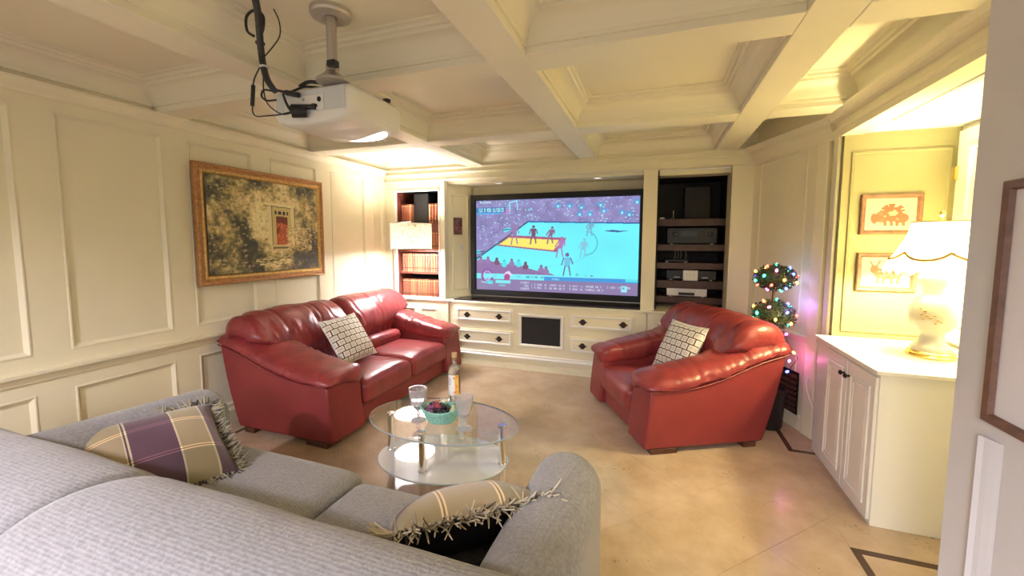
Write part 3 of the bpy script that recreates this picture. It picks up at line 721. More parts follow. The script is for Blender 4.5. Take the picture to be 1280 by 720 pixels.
def make_game():
    W, H = 420, 240; rng = np.random.default_rng(3); u = lambda x, y: (x * W, y * H)
    img = np.zeros((H, W, 3)); img[:] = lin((138, 132, 180))
    n1 = vnoise(H, W, 14, rng); img *= (.80 + .5 * n1)[..., None]
    for k in range(900):      # the crowd
        x, y = rng.integers(0, W - 4), int(rng.random() * H * .36); c = [lin((150, 144, 200)), lin((108, 112, 172)), lin((172, 170, 226)), lin((118, 150, 214)), lin((146, 126, 164))][rng.integers(5)]
        img[y:y + rng.integers(2, 6), x:x + rng.integers(1, 4)] = c
    for k in range(120):
        x, y = rng.integers(0, W - 6), int(rng.random() * H * .30); img[y:y + 2, x:x + rng.integers(2, 6)] = lin((170, 225, 240))
    for x, y in ((.53, .08), (.60, .08), (.78, .08), (.67, .10), (.72, .17), (.90, .16), (.94, .18), (.66, .17), (.80, .14), (.98, .06)):
        ell(img, x * W, y * H, 8, 7, lin((60, 160, 220)), .6); ell(img, x * W, y * H + 2, 3, 3, lin((150, 235, 245)))
    for k in range(40):
        x, y = int((.02 + .26 * rng.random()) * W), int((.20 + .36 * rng.random()) * H)
        if y / H < .62 - .9 * (x / W - .02): line(img, x, y, x + rng.integers(-5, 7), y + rng.integers(1, 4), lin((170, 190, 235)), 1)
    cy = lin((112, 236, 247))
    polyfill(img, [u(.345, .245), u(1.0, .275), u(1.0, .875), u(0, .80), u(0, .655)], cy)
    sh = vnoise(H, W, 60, rng); k = np.all(np.abs(img - cy) < 1e-6, -1); img[k] = (cy * (1 + .0 * sh[..., None]))[k] * (.92 + .13 * sh[k])[:, None]
    line(img, *u(.345, .245), *u(1.0, .275), lin((50, 90, 160)), 2)
    line(img, *u(.345, .245), *u(.0, .655), lin((60, 90, 120)), 2)
    for q in range(6):       # bench steps along the near baseline
        a, b = .26 - .052 * q, .30 + .062 * q
        if q < 1 or q > 3: polyfill(img, [u(a - .08, b + .02), u(a - .03, b + .0), u(a - .02, b + .03), u(a - .07, b + .055)], lin((95, 225, 240))); line(img, *u(a - .08, b + .03), *u(a, b + .02), lin((40, 70, 100)), 1)
    # painted lane
    ye, ma = lin((243, 228, 110)), lin((165, 95, 130))
    polyfill(img, [u(.225, .385), u(.585, .415), u(.525, .565), u(.14, .50)], ma)
    polyfill(img, [u(.222, .412), u(.565, .440), u(.505, .545), u(.155, .487)], ye)
    th = np.linspace(-PI * .5, PI * .55, 60)
    for t in th: ell(img, *u(.70 + .065 * math.cos(t), .47 + .12 * math.sin(t)), 1, 1, lin((70, 150, 170)))
    for t in np.linspace(0, PI, 80): ell(img, *u(.36 + .33 * math.cos(t), .60 + .12 * math.sin(t)), .9, .9, lin((95, 200, 210)))
    polyfill(img, [u(.80, .345), u(.85, .335), u(.90, .345), u(.94, .345), u(.88, .36), u(.84, .355)], lin((70, 90, 150)))
    def player(x, y, h, c, lean=0, c2=None):
        x, y, h = x * W, y * H, h * H; c2 = c2 if c2 is not None else c
        ell(img, x + lean * h, y - h * .92, h * .08, h * .08, c)
        polyfill(img, [(x - h * .13 + lean * h, y - h * .82), (x + h * .13 + lean * h, y - h * .82), (x + h * .11, y - h * .42), (x - h * .11, y - h * .42)], c2)
        line(img, x - h * .08, y - h * .44, x - h * .16, y, c, 2); line(img, x + h * .08, y - h * .44, x + h * .15, y - h * .04, c, 2)
        line(img, x - h * .14 + lean * h, y - h * .78, x - h * .22, y - h * .5, c, 1.5); line(img, x + h * .14 + lean * h, y - h * .78, x + h * .24, y - h * .55, c, 1.5)
    pu = lin((150, 120, 170)); dk = lin((120, 80, 110))
    player(.258, .485, .22, pu); player(.38, .48, .20, dk); player(.485, .475, .18, lin((140, 100, 140)), .12)
    player(.545, .62, .22, lin((170, 120, 180)), .10); player(.72, .395, .16, lin((120, 170, 200)), .12); player(.685, .62, .20, lin((130, 190, 215)), .05)
    player(.59, .83, .26, lin((110, 100, 150)), .0, lin((110, 190, 220)))
    # hoop
    for a, b, c_, d__ in ((.225, .035, .275, .02), (.275, .02, .278, .115), (.225, .035, .228, .125)): line(img, *u(a, b), *u(c_, d__), lin((150, 220, 245)), 2)
    img[int(.11 * H):int(.15 * H), int(.18 * W):int(.225 * W)] = lin((190, 130, 190))
    # spectators in front
    polyfill(img, [u(0, .665), u(.06, .655), u(.12, .68), u(.2, .70), u(.3, .72), u(.4, .765), u(.47, .78), u(.55, .83), u(.62, .86), u(.62, .90), u(0, .83)], lin((140, 112, 162)))
    for x, y, c in ((.03, .64, pu), (.08, .64, pu), (.14, .65, dk), (.19, .67, lin((90, 220, 230))), (.24, .66, pu), (.285, .665, lin((90, 220, 230))), (.33, .69, dk), (.43, .72, pu), (.46, .735, pu), (.65, .80, lin((100, 220, 230))), (.70, .82, lin((100, 220, 230))), (.735, .82, dk), (.79, .83, pu), (.85, .83, dk)):
        ell(img, x * W, y * H, 4, 5, c * .8); ell(img, x * W, y * H + 9, 8, 7, c)
    # score strip and ticker
    r0, r1 = int(.815 * H), int(.872 * H)
    img[r0:r1, :] = lin((120, 232, 240)); img[int(.83 * H):int(.875 * H), int(.45 * W):] = lin((70, 150, 215)); img[r1:, :] = lin((138, 122, 164))
    img[int(.83 * H):int(.86 * H), int(.93 * W):] = lin((90, 215, 225))
    text(img, int(.105 * W), r0 + 4, 'CAVS', lin((90, 170, 200))); text(img, int(.265 * W), r0 + 4, 'HEAT', lin((90, 170, 200)))
    text(img, int(.335 * W), r0 + 4, '2ND 5:40  14', lin((60, 100, 130)))
    text(img, int(.50 * W), r0 + 7, 'BONUS', lin((150, 210, 240)))
    # two club emblems
    ell(img, .075 * W, .835 * H, 15, 16, lin((140, 90, 160)), 1, .22); img[int(.815 * H):int(.855 * H), int(.10 * W):int(.125 * W)] = lin((120, 232, 240))
    ell(img, .075 * W, .835 * H, 11, 12, lin((200, 190, 235)), 1, .10)
    polyfill(img, [u(.205, .80), u(.225, .81), u(.23, .85), u(.215, .885), u(.19, .88), u(.19, .83)], lin((175, 80, 140)))
    polyfill(img, [u(.185, .825), u(.20, .79), u(.222, .775), u(.235, .80), u(.25, .83), u(.225, .82), u(.21, .805)], lin((225, 210, 240)))
    img[int(.885 * H):int(.92 * H), int(.135 * W):int(.235 * W)] = lin((120, 228, 236)); text(img, int(.155 * W), int(.93 * H), 'BONUS', lin((120, 220, 232)))
    text(img, int(.035 * W), int(.90 * H), 'TEAM', lin((190, 235, 245))); img[int(.895 * H):int(.93 * H), int(.075 * W):int(.115 * W)] = lin((80, 215, 225))
    wt = lin((205, 215, 240))
    text(img, int(.30 * W), int(.895 * H), 'POINTS', wt); text(img, int(.325 * W), int(.925 * H), 'PER', wt); text(img, int(.30 * W), int(.955 * H), 'LEADERS'[:6], wt)
    text(img, int(.37 * W), int(.912 * H), '| 1 DEN: N. JOKIC 13.0   2 BOS: J. TATUM 10.7   3 SAS: V. WEMBANYAMA 10.3'[:62], wt)
    text(img, int(.37 * W), int(.945 * H), '| 4 MIL: K. KUZMA 10.4   5 MIA: N. POWELL 10.3', wt)
    img[int(.90 * H):int(.965 * H), int(.905 * W):int(.94 * W)] = lin((150, 225, 240)); text(img, int(.908 * W), int(.915 * H), 'SN', lin((110, 100, 150)), 1)
    # date box
    img[int(.085 * H):int(.145 * H), :int(.20 * W)] = lin((70, 120, 175)); text(img, int(.02 * W), int(.092 * H), 'CLE @ MIA 11/10/25', lin((190, 255, 255)), 2, 1)
    text(img, int(.20 * W), int(.060 * H), 'LIVE', lin((120, 220, 240)), 1)
    img[int(.145 * H):int(.16 * H), :int(.17 * W)] = lin((90, 170, 235))
    for k in range(4): line(img, *u(.03 + .02 * k, .028), *u(.04 + .02 * k, .035), lin((205, 240, 245)), 1)
    text(img, int(.33 * W), int(.11 * H), 'D.UTY', lin((150, 235, 245)), 1)
    return img
sc = empty('projection_screen', (-1.155, 4.84, .81), 'large wall screen with black frame showing a basketball game', 'screen')
so = (-1.155, 4.84, .81)
MB().frame((-2.225 + 1.155, 0, 0), (1, 0, 0), (0, 0, 1), (0, -1, 0), 2.12, 1.26, [(0, 0), (0, .085), (.006, .09), (.06, .09), (.068, .075), (.070, .06)]).build('frame', M['black'], sc, bevel=.002)
MB().box(-1.07, 1.05, -.06, -.01, 0.0, 1.26).build('backing', M['black'], sc)
raster('screen_surface', make_game(), (-1.0, -.0605, .066), (1.984, 0, 0), (0, 0, 1.13), M['screen'], sc)
# things on the cheek beside the screen
ckx = lambda t: Vector((-2.43, 4.55, 0)) + ux * t
def on_cheek(name, s0, s1, z0, z1, thick, m, parent):
    nn = Vector((ux.y, -ux.x, 0)); p = []
    for h in (0, thick):
        for s_, z in ((s0, z0), (s1, z0), (s1, z1), (s0, z1)): q = ckx(s_) + nn * h; p.append((q.x, q.y, z))
    return MB().add(p, [(3, 2, 1, 0), (4, 5, 6, 7), (0, 1, 5, 4), (1, 2, 6, 5), (2, 3, 7, 6), (3, 0, 4, 7)]).build(name, m, parent)
sp_ = on_cheek('small_picture', .07, .19, 1.575, 1.785, .012, mat('dark_photo_print', (.16, .06, .07), .4, noise_amt=.9, noise_scale=26), None)
tag(sp_, 'small dark reddish picture hung on the cream panel left of the screen', 'picture')
sw = on_cheek('wall_switch', .165, .205, 1.345, 1.47, .008, M['white'], None)
tag(sw, 'white switch plate below the small picture left of the screen', 'switch')
on_cheek('rocker', .177, .193, 1.375, 1.44, .012, M['plastic_grey'], sw)

# ------------------------------------------------------------------ equipment cabinet right of the screen
rk = empty('equipment_cabinet', (.345, 4.45, 0), 'tall built-in equipment cabinet with dark shelves right of the screen', 'cabinet')
ro = (.345, 4.45, 0)
def rb(*a): m = MB(); return loc_box(m, *a, ro)
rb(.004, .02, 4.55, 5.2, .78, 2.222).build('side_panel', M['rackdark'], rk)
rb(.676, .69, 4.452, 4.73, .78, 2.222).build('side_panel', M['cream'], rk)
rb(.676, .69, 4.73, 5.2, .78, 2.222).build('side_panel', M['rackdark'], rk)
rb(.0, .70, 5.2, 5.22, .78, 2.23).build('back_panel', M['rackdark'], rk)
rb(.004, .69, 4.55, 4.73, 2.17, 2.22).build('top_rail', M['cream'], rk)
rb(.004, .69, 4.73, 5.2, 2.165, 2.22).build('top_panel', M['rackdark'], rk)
for z0, z1 in ((1.66, 1.735), (1.395, 1.465), (1.20, 1.268), (.99, 1.075), (.83, .90)):
    rb(.021, .675, 4.735, 5.19, z0, z1).build('shelf', M['rackshelf'], rk, bevel=.003)
rb(-.09, .86, 4.41, 5.2, .755, .779).build('ledge', M['cream'], rk, bevel=.006)
rb(-.06, .86, 4.43, 5.2, 0, .755).build('base_body', M['cream'], rk)
for x0, x1 in ((.0, .36), (.38, .74)):
    dd = rb(x0, x1, 4.418, 4.43, .17, .69).build('door', M['cream'], rk, bevel=.003)
    MB().frame((x0 + .03 - .345, -.032, .20), (1, 0, 0), (0, 0, 1), (0, -1, 0), x1 - x0 - .06, .46, [(0, 0), (.004, .012), (.014, .012), (.03, 0)]).build('door_moulding', M['cream'], dd)
def kit(name, x0, x1, z0, z1, y0, m, label, cat):
    r_ = empty(name, ((x0 + x1) / 2, y0, z0), label, cat); hw_ = (x1 - x0) / 2
    MB().box(-hw_, hw_, 0, .3, .008, z1 - z0).build('case', m, r_, bevel=.006)
    for sx in (-1, 1): MB().box(sx * hw_ * .8 - .012, sx * hw_ * .8 + .012, .01, .04, 0, .008).build('foot', M['silver'], r_)
    return r_, hw_, z1 - z0
M['receiver'] = mat('charcoal_case', (.008, .008, .009), .35)
r_, hw_, hh_ = kit('av_receiver', .115, .61, 1.465, 1.64, 4.76, M['receiver'], 'black stereo receiver on the second shelf of the equipment cabinet', 'receiver')
for x_ in (-.17, .18):
    k_ = MB(); k_.lathe([(.022, 0), (.022, .015), (.018, .018), (.001, .018)], n=16); k_.v = [(v[0] + x_, -v[2], v[1] + .11) for v in k_.v]; k_.build('knob', M['plastic_black'], r_, smooth=True)
MB().box(-.11, .05, -.003, .0, .085, .14).build('display', mat('dim_display', (.05, .06, .07), .15), r_)
r_, hw_, hh_ = kit('amplifier', .12, .62, 1.075, 1.185, 4.80, M['receiver'], 'black amplifier behind the white box on the fourth equipment shelf', 'amplifier')
for x_ in (-.14, .14): MB().box(x_ - .03, x_ + .03, -.004, 0, .03, .036).build('trim_strip', M['silver'], r_)
r_, hw_, hh_ = kit('set_top_box', .10, .34, 1.268, 1.30, 4.78, M['receiver'], 'flat black box with upright cables on the third equipment shelf', 'media box')
for x_ in (-.02, .01, .04, .09): MB().tube([(x_, .05, .03), (x_ + .01, .05, .09), (x_ - .01, .06, .15)], .003, 6).build('cable', M['metal_grey'], r_)
wbx = empty('white_box', (.362, 4.745, 1.076), 'small white box standing in front of the black amplifier', 'box')
MB().box(-.074, .074, 0, .05, 0, .112).build('case', M['plastic_white'], wbx, bevel=.004)
for x_ in (-.035, .0, .035): MB().lathe([(.008, 0), (.008, .004), (.001, .004)], n=12).build('button', M['plastic_grey'], wbx).matrix_local = Matrix.Translation((x_, 0, .06)) @ Matrix.Rotation(PI / 2, 4, 'X')
r_, hw_, hh_ = kit('disc_player', .128, .53, .90, 1.0, 4.745, M['silver'], 'silver disc player on the lowest visible equipment shelf', 'player')
MB().box(-.08, .08, -.004, 0, .018, .048).build('display', M['plastic_black'], r_)
MB().box(-.10, .09, -.004, 0, .062, .072).build('disc_tray', M['plastic_grey'], r_)
MB().lathe([(.012, 0), (.012, .006), (.001, .006)], n=14).build('button', M['plastic_grey'], r_).matrix_local = Matrix.Translation((.14, 0, .06)) @ Matrix.Rotation(PI / 2, 4, 'X')
t_ = MB().box(-.026, .026, 0, .03, 0, .02).build('remote_sensor', M['plastic_white'], None, bevel=.006, loc=(.06, 4.745, 1.735)); tag(t_, 'small white gadget at the left end of the top equipment shelf', 'gadget')
a_ = empty('antenna', (.172, 4.76, 1.735), 'thin upright antenna on the top equipment shelf', 'antenna')
MB().box(-.02, .02, -.01, .03, 0, .012).build('base', M['plastic_black'], a_); MB().tube([(0, 0, .01), (0, 0, .09)], .004, 8).build('rod', M['metal_grey'], a_)
sp2 = empty('black_speaker', (.42, 4.95, 1.735), 'black speaker box standing on the top equipment shelf', 'speaker')
MB().box(-.13, .13, 0, .2, 0, .36).build('cabinet', M['receiver'], sp2, bevel=.006); MB().box(-.12, .12, -.006, 0, .01, .35).build('grille', M['black'], sp2)

# ------------------------------------------------------------------ red leather seats
def leather_seat(root, W, aw, ns):
    def xe(x, z): 
        t = min(1, max(0, z / .75)); 
        return x * (.82 + .18 * t) + .045 * max(0, 1 - z / .47) * max(0, 1 + x / .25)
    zs_ = lambda x: lerp([-1.1, -.84, -.55, -.40, -.23, 0.1], [.70, .635, .53, .49, .465, .465], x)
    zt_ = lambda x: lerp([-1.1, -.95, -.8, -.6, -.4, -.25, -.1, .05], [.80, .79, .755, .685, .63, .60, .575, .54], x)
    for side in (0, 1):
        y0 = -W / 2 if side == 0 else W / 2; sg = 1 if side == 0 else -1
        arm = MB(); rings = []
        for x in [-.005 - 1.07 * i / 14 for i in range(15)]:
            z1 = zs_(x); ring = []
            for k in range(6): z = .05 + (z1 - .05) * k / 5; ring.append((xe(x, z), y0 + sg * (.012 * (1 - math.sin(PI * k / 5))), z))
            for k in range(6): z = z1 - (z1 - .05) * k / 5; ring.append((xe(x, z), y0 + sg * (aw - .01), z))
            rings.append(ring)
        arm.loft(rings); arm = arm.build('arm', M['leather_side'], root, bevel=.018, seg=3)
        pad = MB(); rings = []; sec = sup(48, 2.5)
        xs_ = [(.040, .30), (.034, .62), (.018, .84), (-.01, .96)] + [(-.05 - .96 * i / 60, 1) for i in range(61)] + [(-1.06, .93), (-1.09, .7), (-1.10, .3)]
        for x, s_ in xs_:
            z1, z2 = zs_(x) - .005, zt_(x); yc = y0 + sg * (aw * .5 - .004); hw = aw * .5 + .016; zc = (z1 * .62 + z2 * .38)
            # wrap the pad down over the front on the inner side
            ring = []
            for c, s2 in sec:
                hh = (z2 - zc) if s2 > 0 else (zc - z1) + (.10 if c > 0 else 0) * c
                lean = .05 * c if s2 > 0 else 0
                ring.append((x, yc + sg * hw * c * s_, zc + (hh * s2 + lean * .3) * s_))
            rings.append(ring)
        pad.loft(rings); wrinkle(pad, 0, .010, (7, 3, 3)); crease(pad, .011, (13, 3, 3), .18, lambda p: 1 if p.z > zs_(p.x) + .02 else .15)
        pad.build('arm_pad', M['leather'], root, smooth=True, angle=80)
        if side == 0 or True:
            seam = MB(); pts = [(x, y0 - sg * .002, zs_(x) + .004) for x in [.0 - 1.06 * i / 20 for i in range(21)]]
            seam.tube(pts, .006, 6).build('piping', M['leather_side'], root, smooth=True)
    iw = W - 2 * aw
    MB().box(-.86, -.015, -iw / 2 - .005, iw / 2 + .005, .05, .225).build('base', M['leather_side'], root, bevel=.015, seg=3)
    MB().prism([(-.62, .05), (-.86, .05), (-1.03, .74), (-.93, .78), (-.70, .30)], 'y', -W / 2 + .06, W / 2 - .06).build('back_frame', M['leather_side'], root, bevel=.02, seg=3)
    sw_ = iw / ns
    for k in range(ns):
        c = MB(); yc = -iw / 2 + (k + .5) * sw_
        rbox(c, (-.30, yc, .295), (.68, sw_ - .002, .19), .055, 18, .035, pw=4)
        wrinkle(c, 0, .005, (5, 5, 5)); c.build('seat_cushion', M['leather'], root, smooth=True, angle=80)
    # back cushions: fat at the top, hanging over the arms
    sec = [(-.585, .35), (-.64, .45), (-.655, .54), (-.63, .62), (-.635, .70), (-.67, .78), (-.73, .86), (-.81, .915), (-.90, .935), (-.985, .92), (-1.05, .87), (-1.075, .79), (-1.06, .70), (-1.0, .60), (-.93, .48), (-.85, .38), (-.72, .33)]
    # smooth closed resample
    def cr(P, n):
        out = []; m = len(P)
        for i in range(n):
            t = i * m / n; k = int(t); f_ = t - k; p0, p1, p2, p3 = (Vector(P[(k + d) % m]) for d in (-1, 0, 1, 2))
            out.append(.5 * ((2 * p1) + (p2 - p0) * f_ + (2 * p0 - 5 * p1 + 4 * p2 - p3) * f_ ** 2 + (3 * p1 - p0 - 3 * p2 + p3) * f_ ** 3))
        return out
    S_ = cr(sec, 60); cen = Vector((-.84, .70))
    hw_back = W / 2 - .015; bw = 2 * hw_back / ns
    for k in range(ns):
        c = MB(); rings = []; n = 72; ya = -hw_back + k * bw
        for i in range(n + 1):
            v = i / n; e = 2 * v - 1; s_ = max(.22, (1 - abs(e) ** (20 if ns > 1 else 36))) ** .5
            ring = []
            for p in S_:
                q = cen + (p - cen) * s_; z = q.y
                inner = iw / 2 + .02; full = hw_back
                lim = lerp([.55, .74], [inner, full], z)
                y = ya + bw * v
                y = y * (lim / full) if True else y
                sag = -.012 * (1 - math.cos(PI * e)) * .5
                ring.append((q.x, y, z + sag * (z > .8)))
            rings.append(ring)
        c.loft(rings); wrinkle(c, 0, .013, (3, 6, 2.5)); crease(c, .014, (2, 13, 3), .17, lambda p: 1 if p.x > -1.0 else .3)
        c.build('back_cushion', M['leather'], root, smooth=True, angle=80)
    for sx, sy in ((0, -1), (0, 1), (1, -1), (1, 1)):
        x0 = -.12 if sx == 0 else -.84
        MB().box(x0 - (.10 if sx == 0 else 0) , x0 + .10, sy * (W / 2 - .085) - .07, sy * (W / 2 - .085) + .07, .012, .052).build('foot', M['wood_red'], root, bevel=.004)
sofa = empty('leather_sofa', (-2.165, 3.255, -.012), 'red leather two-seat sofa along the panelled left wall', 'sofa')
leather_seat(sofa, 2.08, .37, 2)
lr = MB(); rr_ = []
for i in range(15):
    v = i / 14; e = 2 * v - 1; s_ = max(.12, 1 - abs(e) ** 8) ** .5
    rr_.append([(-.565 + .075 * s_ * c, .07 + .56 * v, .465 + .072 * s_ * q) for c, q in sup(20, 2.2)])
lr.loft(rr_); wrinkle(lr, 0, .006, (4, 14, 4)); lr.build('lumbar_roll', M['leather'], sofa, smooth=True, angle=80)
ang = PI + math.radians(28)
fx_, fy_ = math.cos(ang), math.sin(ang)          # chair faces this way
chair_pos = Vector((0.0, 2.90, 0)) + Vector((-math.sin(math.radians(28)), math.cos(math.radians(28)), 0)) * .575
chair = empty('leather_armchair', chair_pos + Vector((0, 0, -.012)), 'red leather armchair turned towards the glass table, right of the room', 'armchair', ang)
leather_seat(chair, 1.15, .29, 1)

# ------------------------------------------------------------------ cushions
def pillow(mb, w_, h_, t_, n=26):
    # flat square pillow in local xy, thickness along z, drawn-in sides and pointed corners
    def P(i, j, sgn):
        u, v = -1 + 2 * i / n, -1 + 2 * j / n
        pin = 1 - .055 * (1 - v * v); pin2 = 1 - .055 * (1 - u * u)
        x, y = u * w_ / 2 * pin, v * h_ / 2 * pin2
        z = sgn * t_ / 2 * ((1 - abs(u) ** 2.6) * (1 - abs(v) ** 2.6)) ** .55
        return (x, y, z)
    vs, fs, idx = [], [], {}
    for sgn in (1, -1):
        for i in range(n + 1):
            for j in range(n + 1):
                edge = i in (0, n) or j in (0, n)
                k = (i, j, 0 if edge else sgn)
                if k not in idx: idx[k] = len(vs); vs.append(P(i, j, sgn))
        for i in range(n):
            for j in range(n):
                q = [idx[(a, b, 0 if (a in (0, n) or b in (0, n)) else sgn)] for a, b in ((i, j), (i + 1, j), (i + 1, j + 1), (i, j + 1))]
                fs.append(tuple(q if sgn > 0 else q[::-1]))
    return mb.add(vs, fs)
def basis(x, y, origin):
    x = Vector(x).normalized(); z = x.cross(Vector(y)).normalized(); y = z.cross(x)
    m = Matrix((x, y, z)).transposed().to_4x4(); m.translation = origin; return m
def fret_pillow(mtx, label):
    r_ = bpy.data.objects.new('throw_pillow', None); COL.objects.link(r_); r_.matrix_world = mtx; tag(r_, label, 'pillow')
    m = MB(); pillow(m, .44, .44, .15); wrinkle(m, 0, .006, (6, 6, 6)); m.build('cover', M['fret'], r_, smooth=True, angle=80)
    pts = []
    n = 40
    for k in range(4):
        for i in range(n):
            u = -1 + 2 * i / n; a = .22 * (1 - .055 * 0); q = .22 * (1 - .055 * (1 - u * u))
            pts.append([(u * .22, -q), (q, u * .22), (-u * .22, q), (-q, -u * .22)][k])
    MB().tube([(p[0], p[1], 0) for p in pts] + [(pts[0][0], pts[0][1], 0)], .004, 6, cap=False).build('piping', M['label_white'], r_, smooth=True)
fret_pillow(basis((0, 1, .02), (-.56, 0, .83), (-2.59, 2.94, .62)), 'cream pillow with brown fretwork pattern leaning on the red sofa')
cb, cs_ = Vector((math.cos(math.radians(28)), math.sin(math.radians(28)), 0)), Vector((-math.sin(math.radians(28)), math.cos(math.radians(28)), 0))
pc = Vector((0, 2.90, 0)) + cb * .50 + cs_ * .50
fret_pillow(basis(-cs_ * .98 + cb * .1 + Vector((0, 0, .02)), cb * .45 + Vector((0, 0, .9)), (pc.x, pc.y, .62)), 'cream pillow with brown fretwork pattern on the red armchair')

def fringe(parent, w_, h_, m, count, ln=.05, seed=5):
    f = MB(); rng = random.Random(seed)
    for k in range(count):
        t = rng.random() * 4; s_ = int(t); u = -1 + 2 * (t - s_); q = 1 - .055 * (1 - u * u)
        p = [(u * w_ / 2, -q * h_ / 2), (q * w_ / 2, u * h_ / 2), (-u * w_ / 2, q * h_ / 2), (-q * w_ / 2, -u * h_ / 2)][s_]
        d = [(0, -1), (1, 0), (0, 1), (-1, 0)][s_]
        tx, ty = -d[1], d[0]; l = ln * rng.uniform(.7, 1.25); a, b = rng.uniform(-.6, .6), rng.uniform(-.5, .5); c2 = rng.uniform(-.9, .9); e2 = rng.uniform(-.8, .8)
        P = [Vector((p[0], p[1], rng.uniform(-.006, .006)))]
        for s2 in (.4, .75, 1):
            P.append(P[0] + Vector((d[0] * l * s2 + tx * l * (a * s2 + c2 * .4 * s2 * s2), d[1] * l * s2 + ty * l * (a * s2 + c2 * .4 * s2 * s2), l * (b * s2 + e2 * .5 * s2 * s2))))
        f.tube(P, [.0028, .0030, .0026, .0014], 4)
    o = f.build('fringe', m, parent, smooth=True); o['kind'] = 'stuff'; return o
def plaid_pillow(mtx, label, w_=.50, h_=.48, t_=.20):
    r_ = bpy.data.objects.new('plaid_pillow', None); COL.objects.link(r_); r_.matrix_world = mtx; tag(r_, label, 'pillow')
    m = MB(); pillow(m, w_, h_, t_); nf = len(m.f) // 2
    fr, bk_ = MB(), MB()
    fr.add(m.v, m.f[:nf]); bk_.add(m.v, m.f[nf:])
    fr.build('front_cover', M['plaid'], r_, smooth=True, angle=80); bk_.build('back_cover', M['blackfab'], r_, smooth=True, angle=80)
    return r_
pl1 = plaid_pillow(basis((.357, .934, 0), (-.44, .06, .19), (-2.04, 1.106, .562)), 'purple and tan plaid pillow with dark fringe at the far-left grey arm')
fringe(pl1, .50, .48, mat('olive_fringe', (.34, .31, .22), .9), 700, .045)
fringe(pl1, .50, .48, M['fringe_dark'], 420, .036, 8)['label'] = 'dark strands of the fringe'
pl2 = plaid_pillow(basis((-.54, .63, -.56), (-.76, -.65, 0), (-.62, 1.215, .540)), 'plaid pillow with long tan fringe against the near right grey arm')
fringe(pl2, .50, .48, M['fringe_tan'], 800, .055)
fringe(pl2, .50, .48, M['fringe_dark'], 130, .045, 8)['label'] = 'dark strands of the fringe'

# ------------------------------------------------------------------ grey sofa in the foreground
gs = empty('grey_sofa', (-1.31, 1.0, 0), 'grey ribbed fabric sofa seen from behind in the foreground', 'sofa')
def gw(p): return (p[0] + 1.31, p[1] - 1.0, p[2])
GX0, GX1 = -2.46, -.165; AWG = .26
for side in (0, 1):
    AWG = .295 if side == 0 else .26; x0 = GX0 if side == 0 else GX1 - AWG
    m = MB(); rings = []
    st = [(1.560, .55), (1.553, .75), (1.535, .90), (1.505, .98), (1.47, 1)] + [(1.41 - 1.0 * i / 14, 1) for i in range(15)]
    for y, s_ in st:
        ring = []; hw = AWG / 2; xc = x0 + hw; top = lerp([.7, 1.5], [.735, .685], y)
        for k in range(17): a = PI * k / 16; ring.append(gw((xc + hw * s_ * math.cos(a), y, top - hw + hw * s_ * math.sin(a) - (1 - s_) * .02)))
        for k in range(1, 6): ring.append(gw((xc - hw * s_, y, (top - hw) * (1 - k / 5) + .05 * (k / 5))))
        for k in range(0, 5): ring.append(gw((xc + hw * s_, y, .05 + (top - hw - .05) * (k / 5))))
        rings.append(ring)
    m.loft(rings); m.build('arm', M['grey_arm'], gs, smooth=True, angle=80)
# back: frame and two fat cushions that roll over the top
secb = [(.26, .10), (.265, .40), (.28, .64), (.305, .785), (.36, .878), (.45, .922), (.55, .925), (.65, .892), (.722, .82), (.755, .70), (.755, .5), (.74, .40), (.60, .30), (.40, .20)]
def crv(P, n):
    out = []; m = len(P)
    for i in range(n):
        t = i * m / n; k = int(t); f_ = t - k; p0, p1, p2, p3 = (Vector(P[(k + d) % m]) for d in (-1, 0, 1, 2))
        out.append(.5 * ((2 * p1) + (p2 - p0) * f_ + (2 * p0 - 5 * p1 + 4 * p2 - p3) * f_ ** 2 + (3 * p1 - p0 - 3 * p2 + p3) * f_ ** 3))
    return out
SB = crv(secb, 56); cb_ = Vector((.52, .55))
for xa, xb in ((GX0 + .02, -1.255), (-1.255, GX1 - .02)):
    m = MB(); rings = []; n = 34
    for i in range(n + 1):
        v = i / n; e = 2 * v - 1; s_ = max(.5, 1 - .12 * abs(e) ** 8 - .0 * abs(e)) - (.25 if i in (0, n) else 0) * 0
        s_ = 1 - .030 * abs(e) ** 20 - .008 * e * e
        rings.append([gw((xa + (xb - xa) * v, *(cb_ + (p - cb_) * s_))) for p in SB])
    m.loft(rings); wrinkle(m, 0, .008, (3, 3, 3)); m.build('back_cushion', M['grey_back'], gs, smooth=True, angle=80)
m = MB(); m.box(GX0 + .1 + 1.31, GX1 - .1 + 1.31, .35 - 1, 1.42 - 1, .05, .26); m.build('base', M['grey_seat'], gs, bevel=.02, seg=3)
for xa, xb, yf in ((GX0 + AWG, -1.235, 1.50), (-1.235, GX1 - AWG, 1.44)):
    m = MB(); rbox(m, ((xa + xb) / 2 + 1.31, (.62 + yf) / 2 - 1, .345), (xb - xa - .004, yf - .62, .18), .06, 16, .03, pw=4); m.build('seat_cushion', M['grey_seat'], gs, smooth=True, angle=80)
for sx in (GX0 + .12, GX1 - .12):
    for y in (.4, 1.5): m = MB(); m.box(sx - .03 + 1.31, sx + .03 + 1.31, y - .03 - 1, y + .03 - 1, 0, .06); m.build('leg', M['wood_red'], gs)

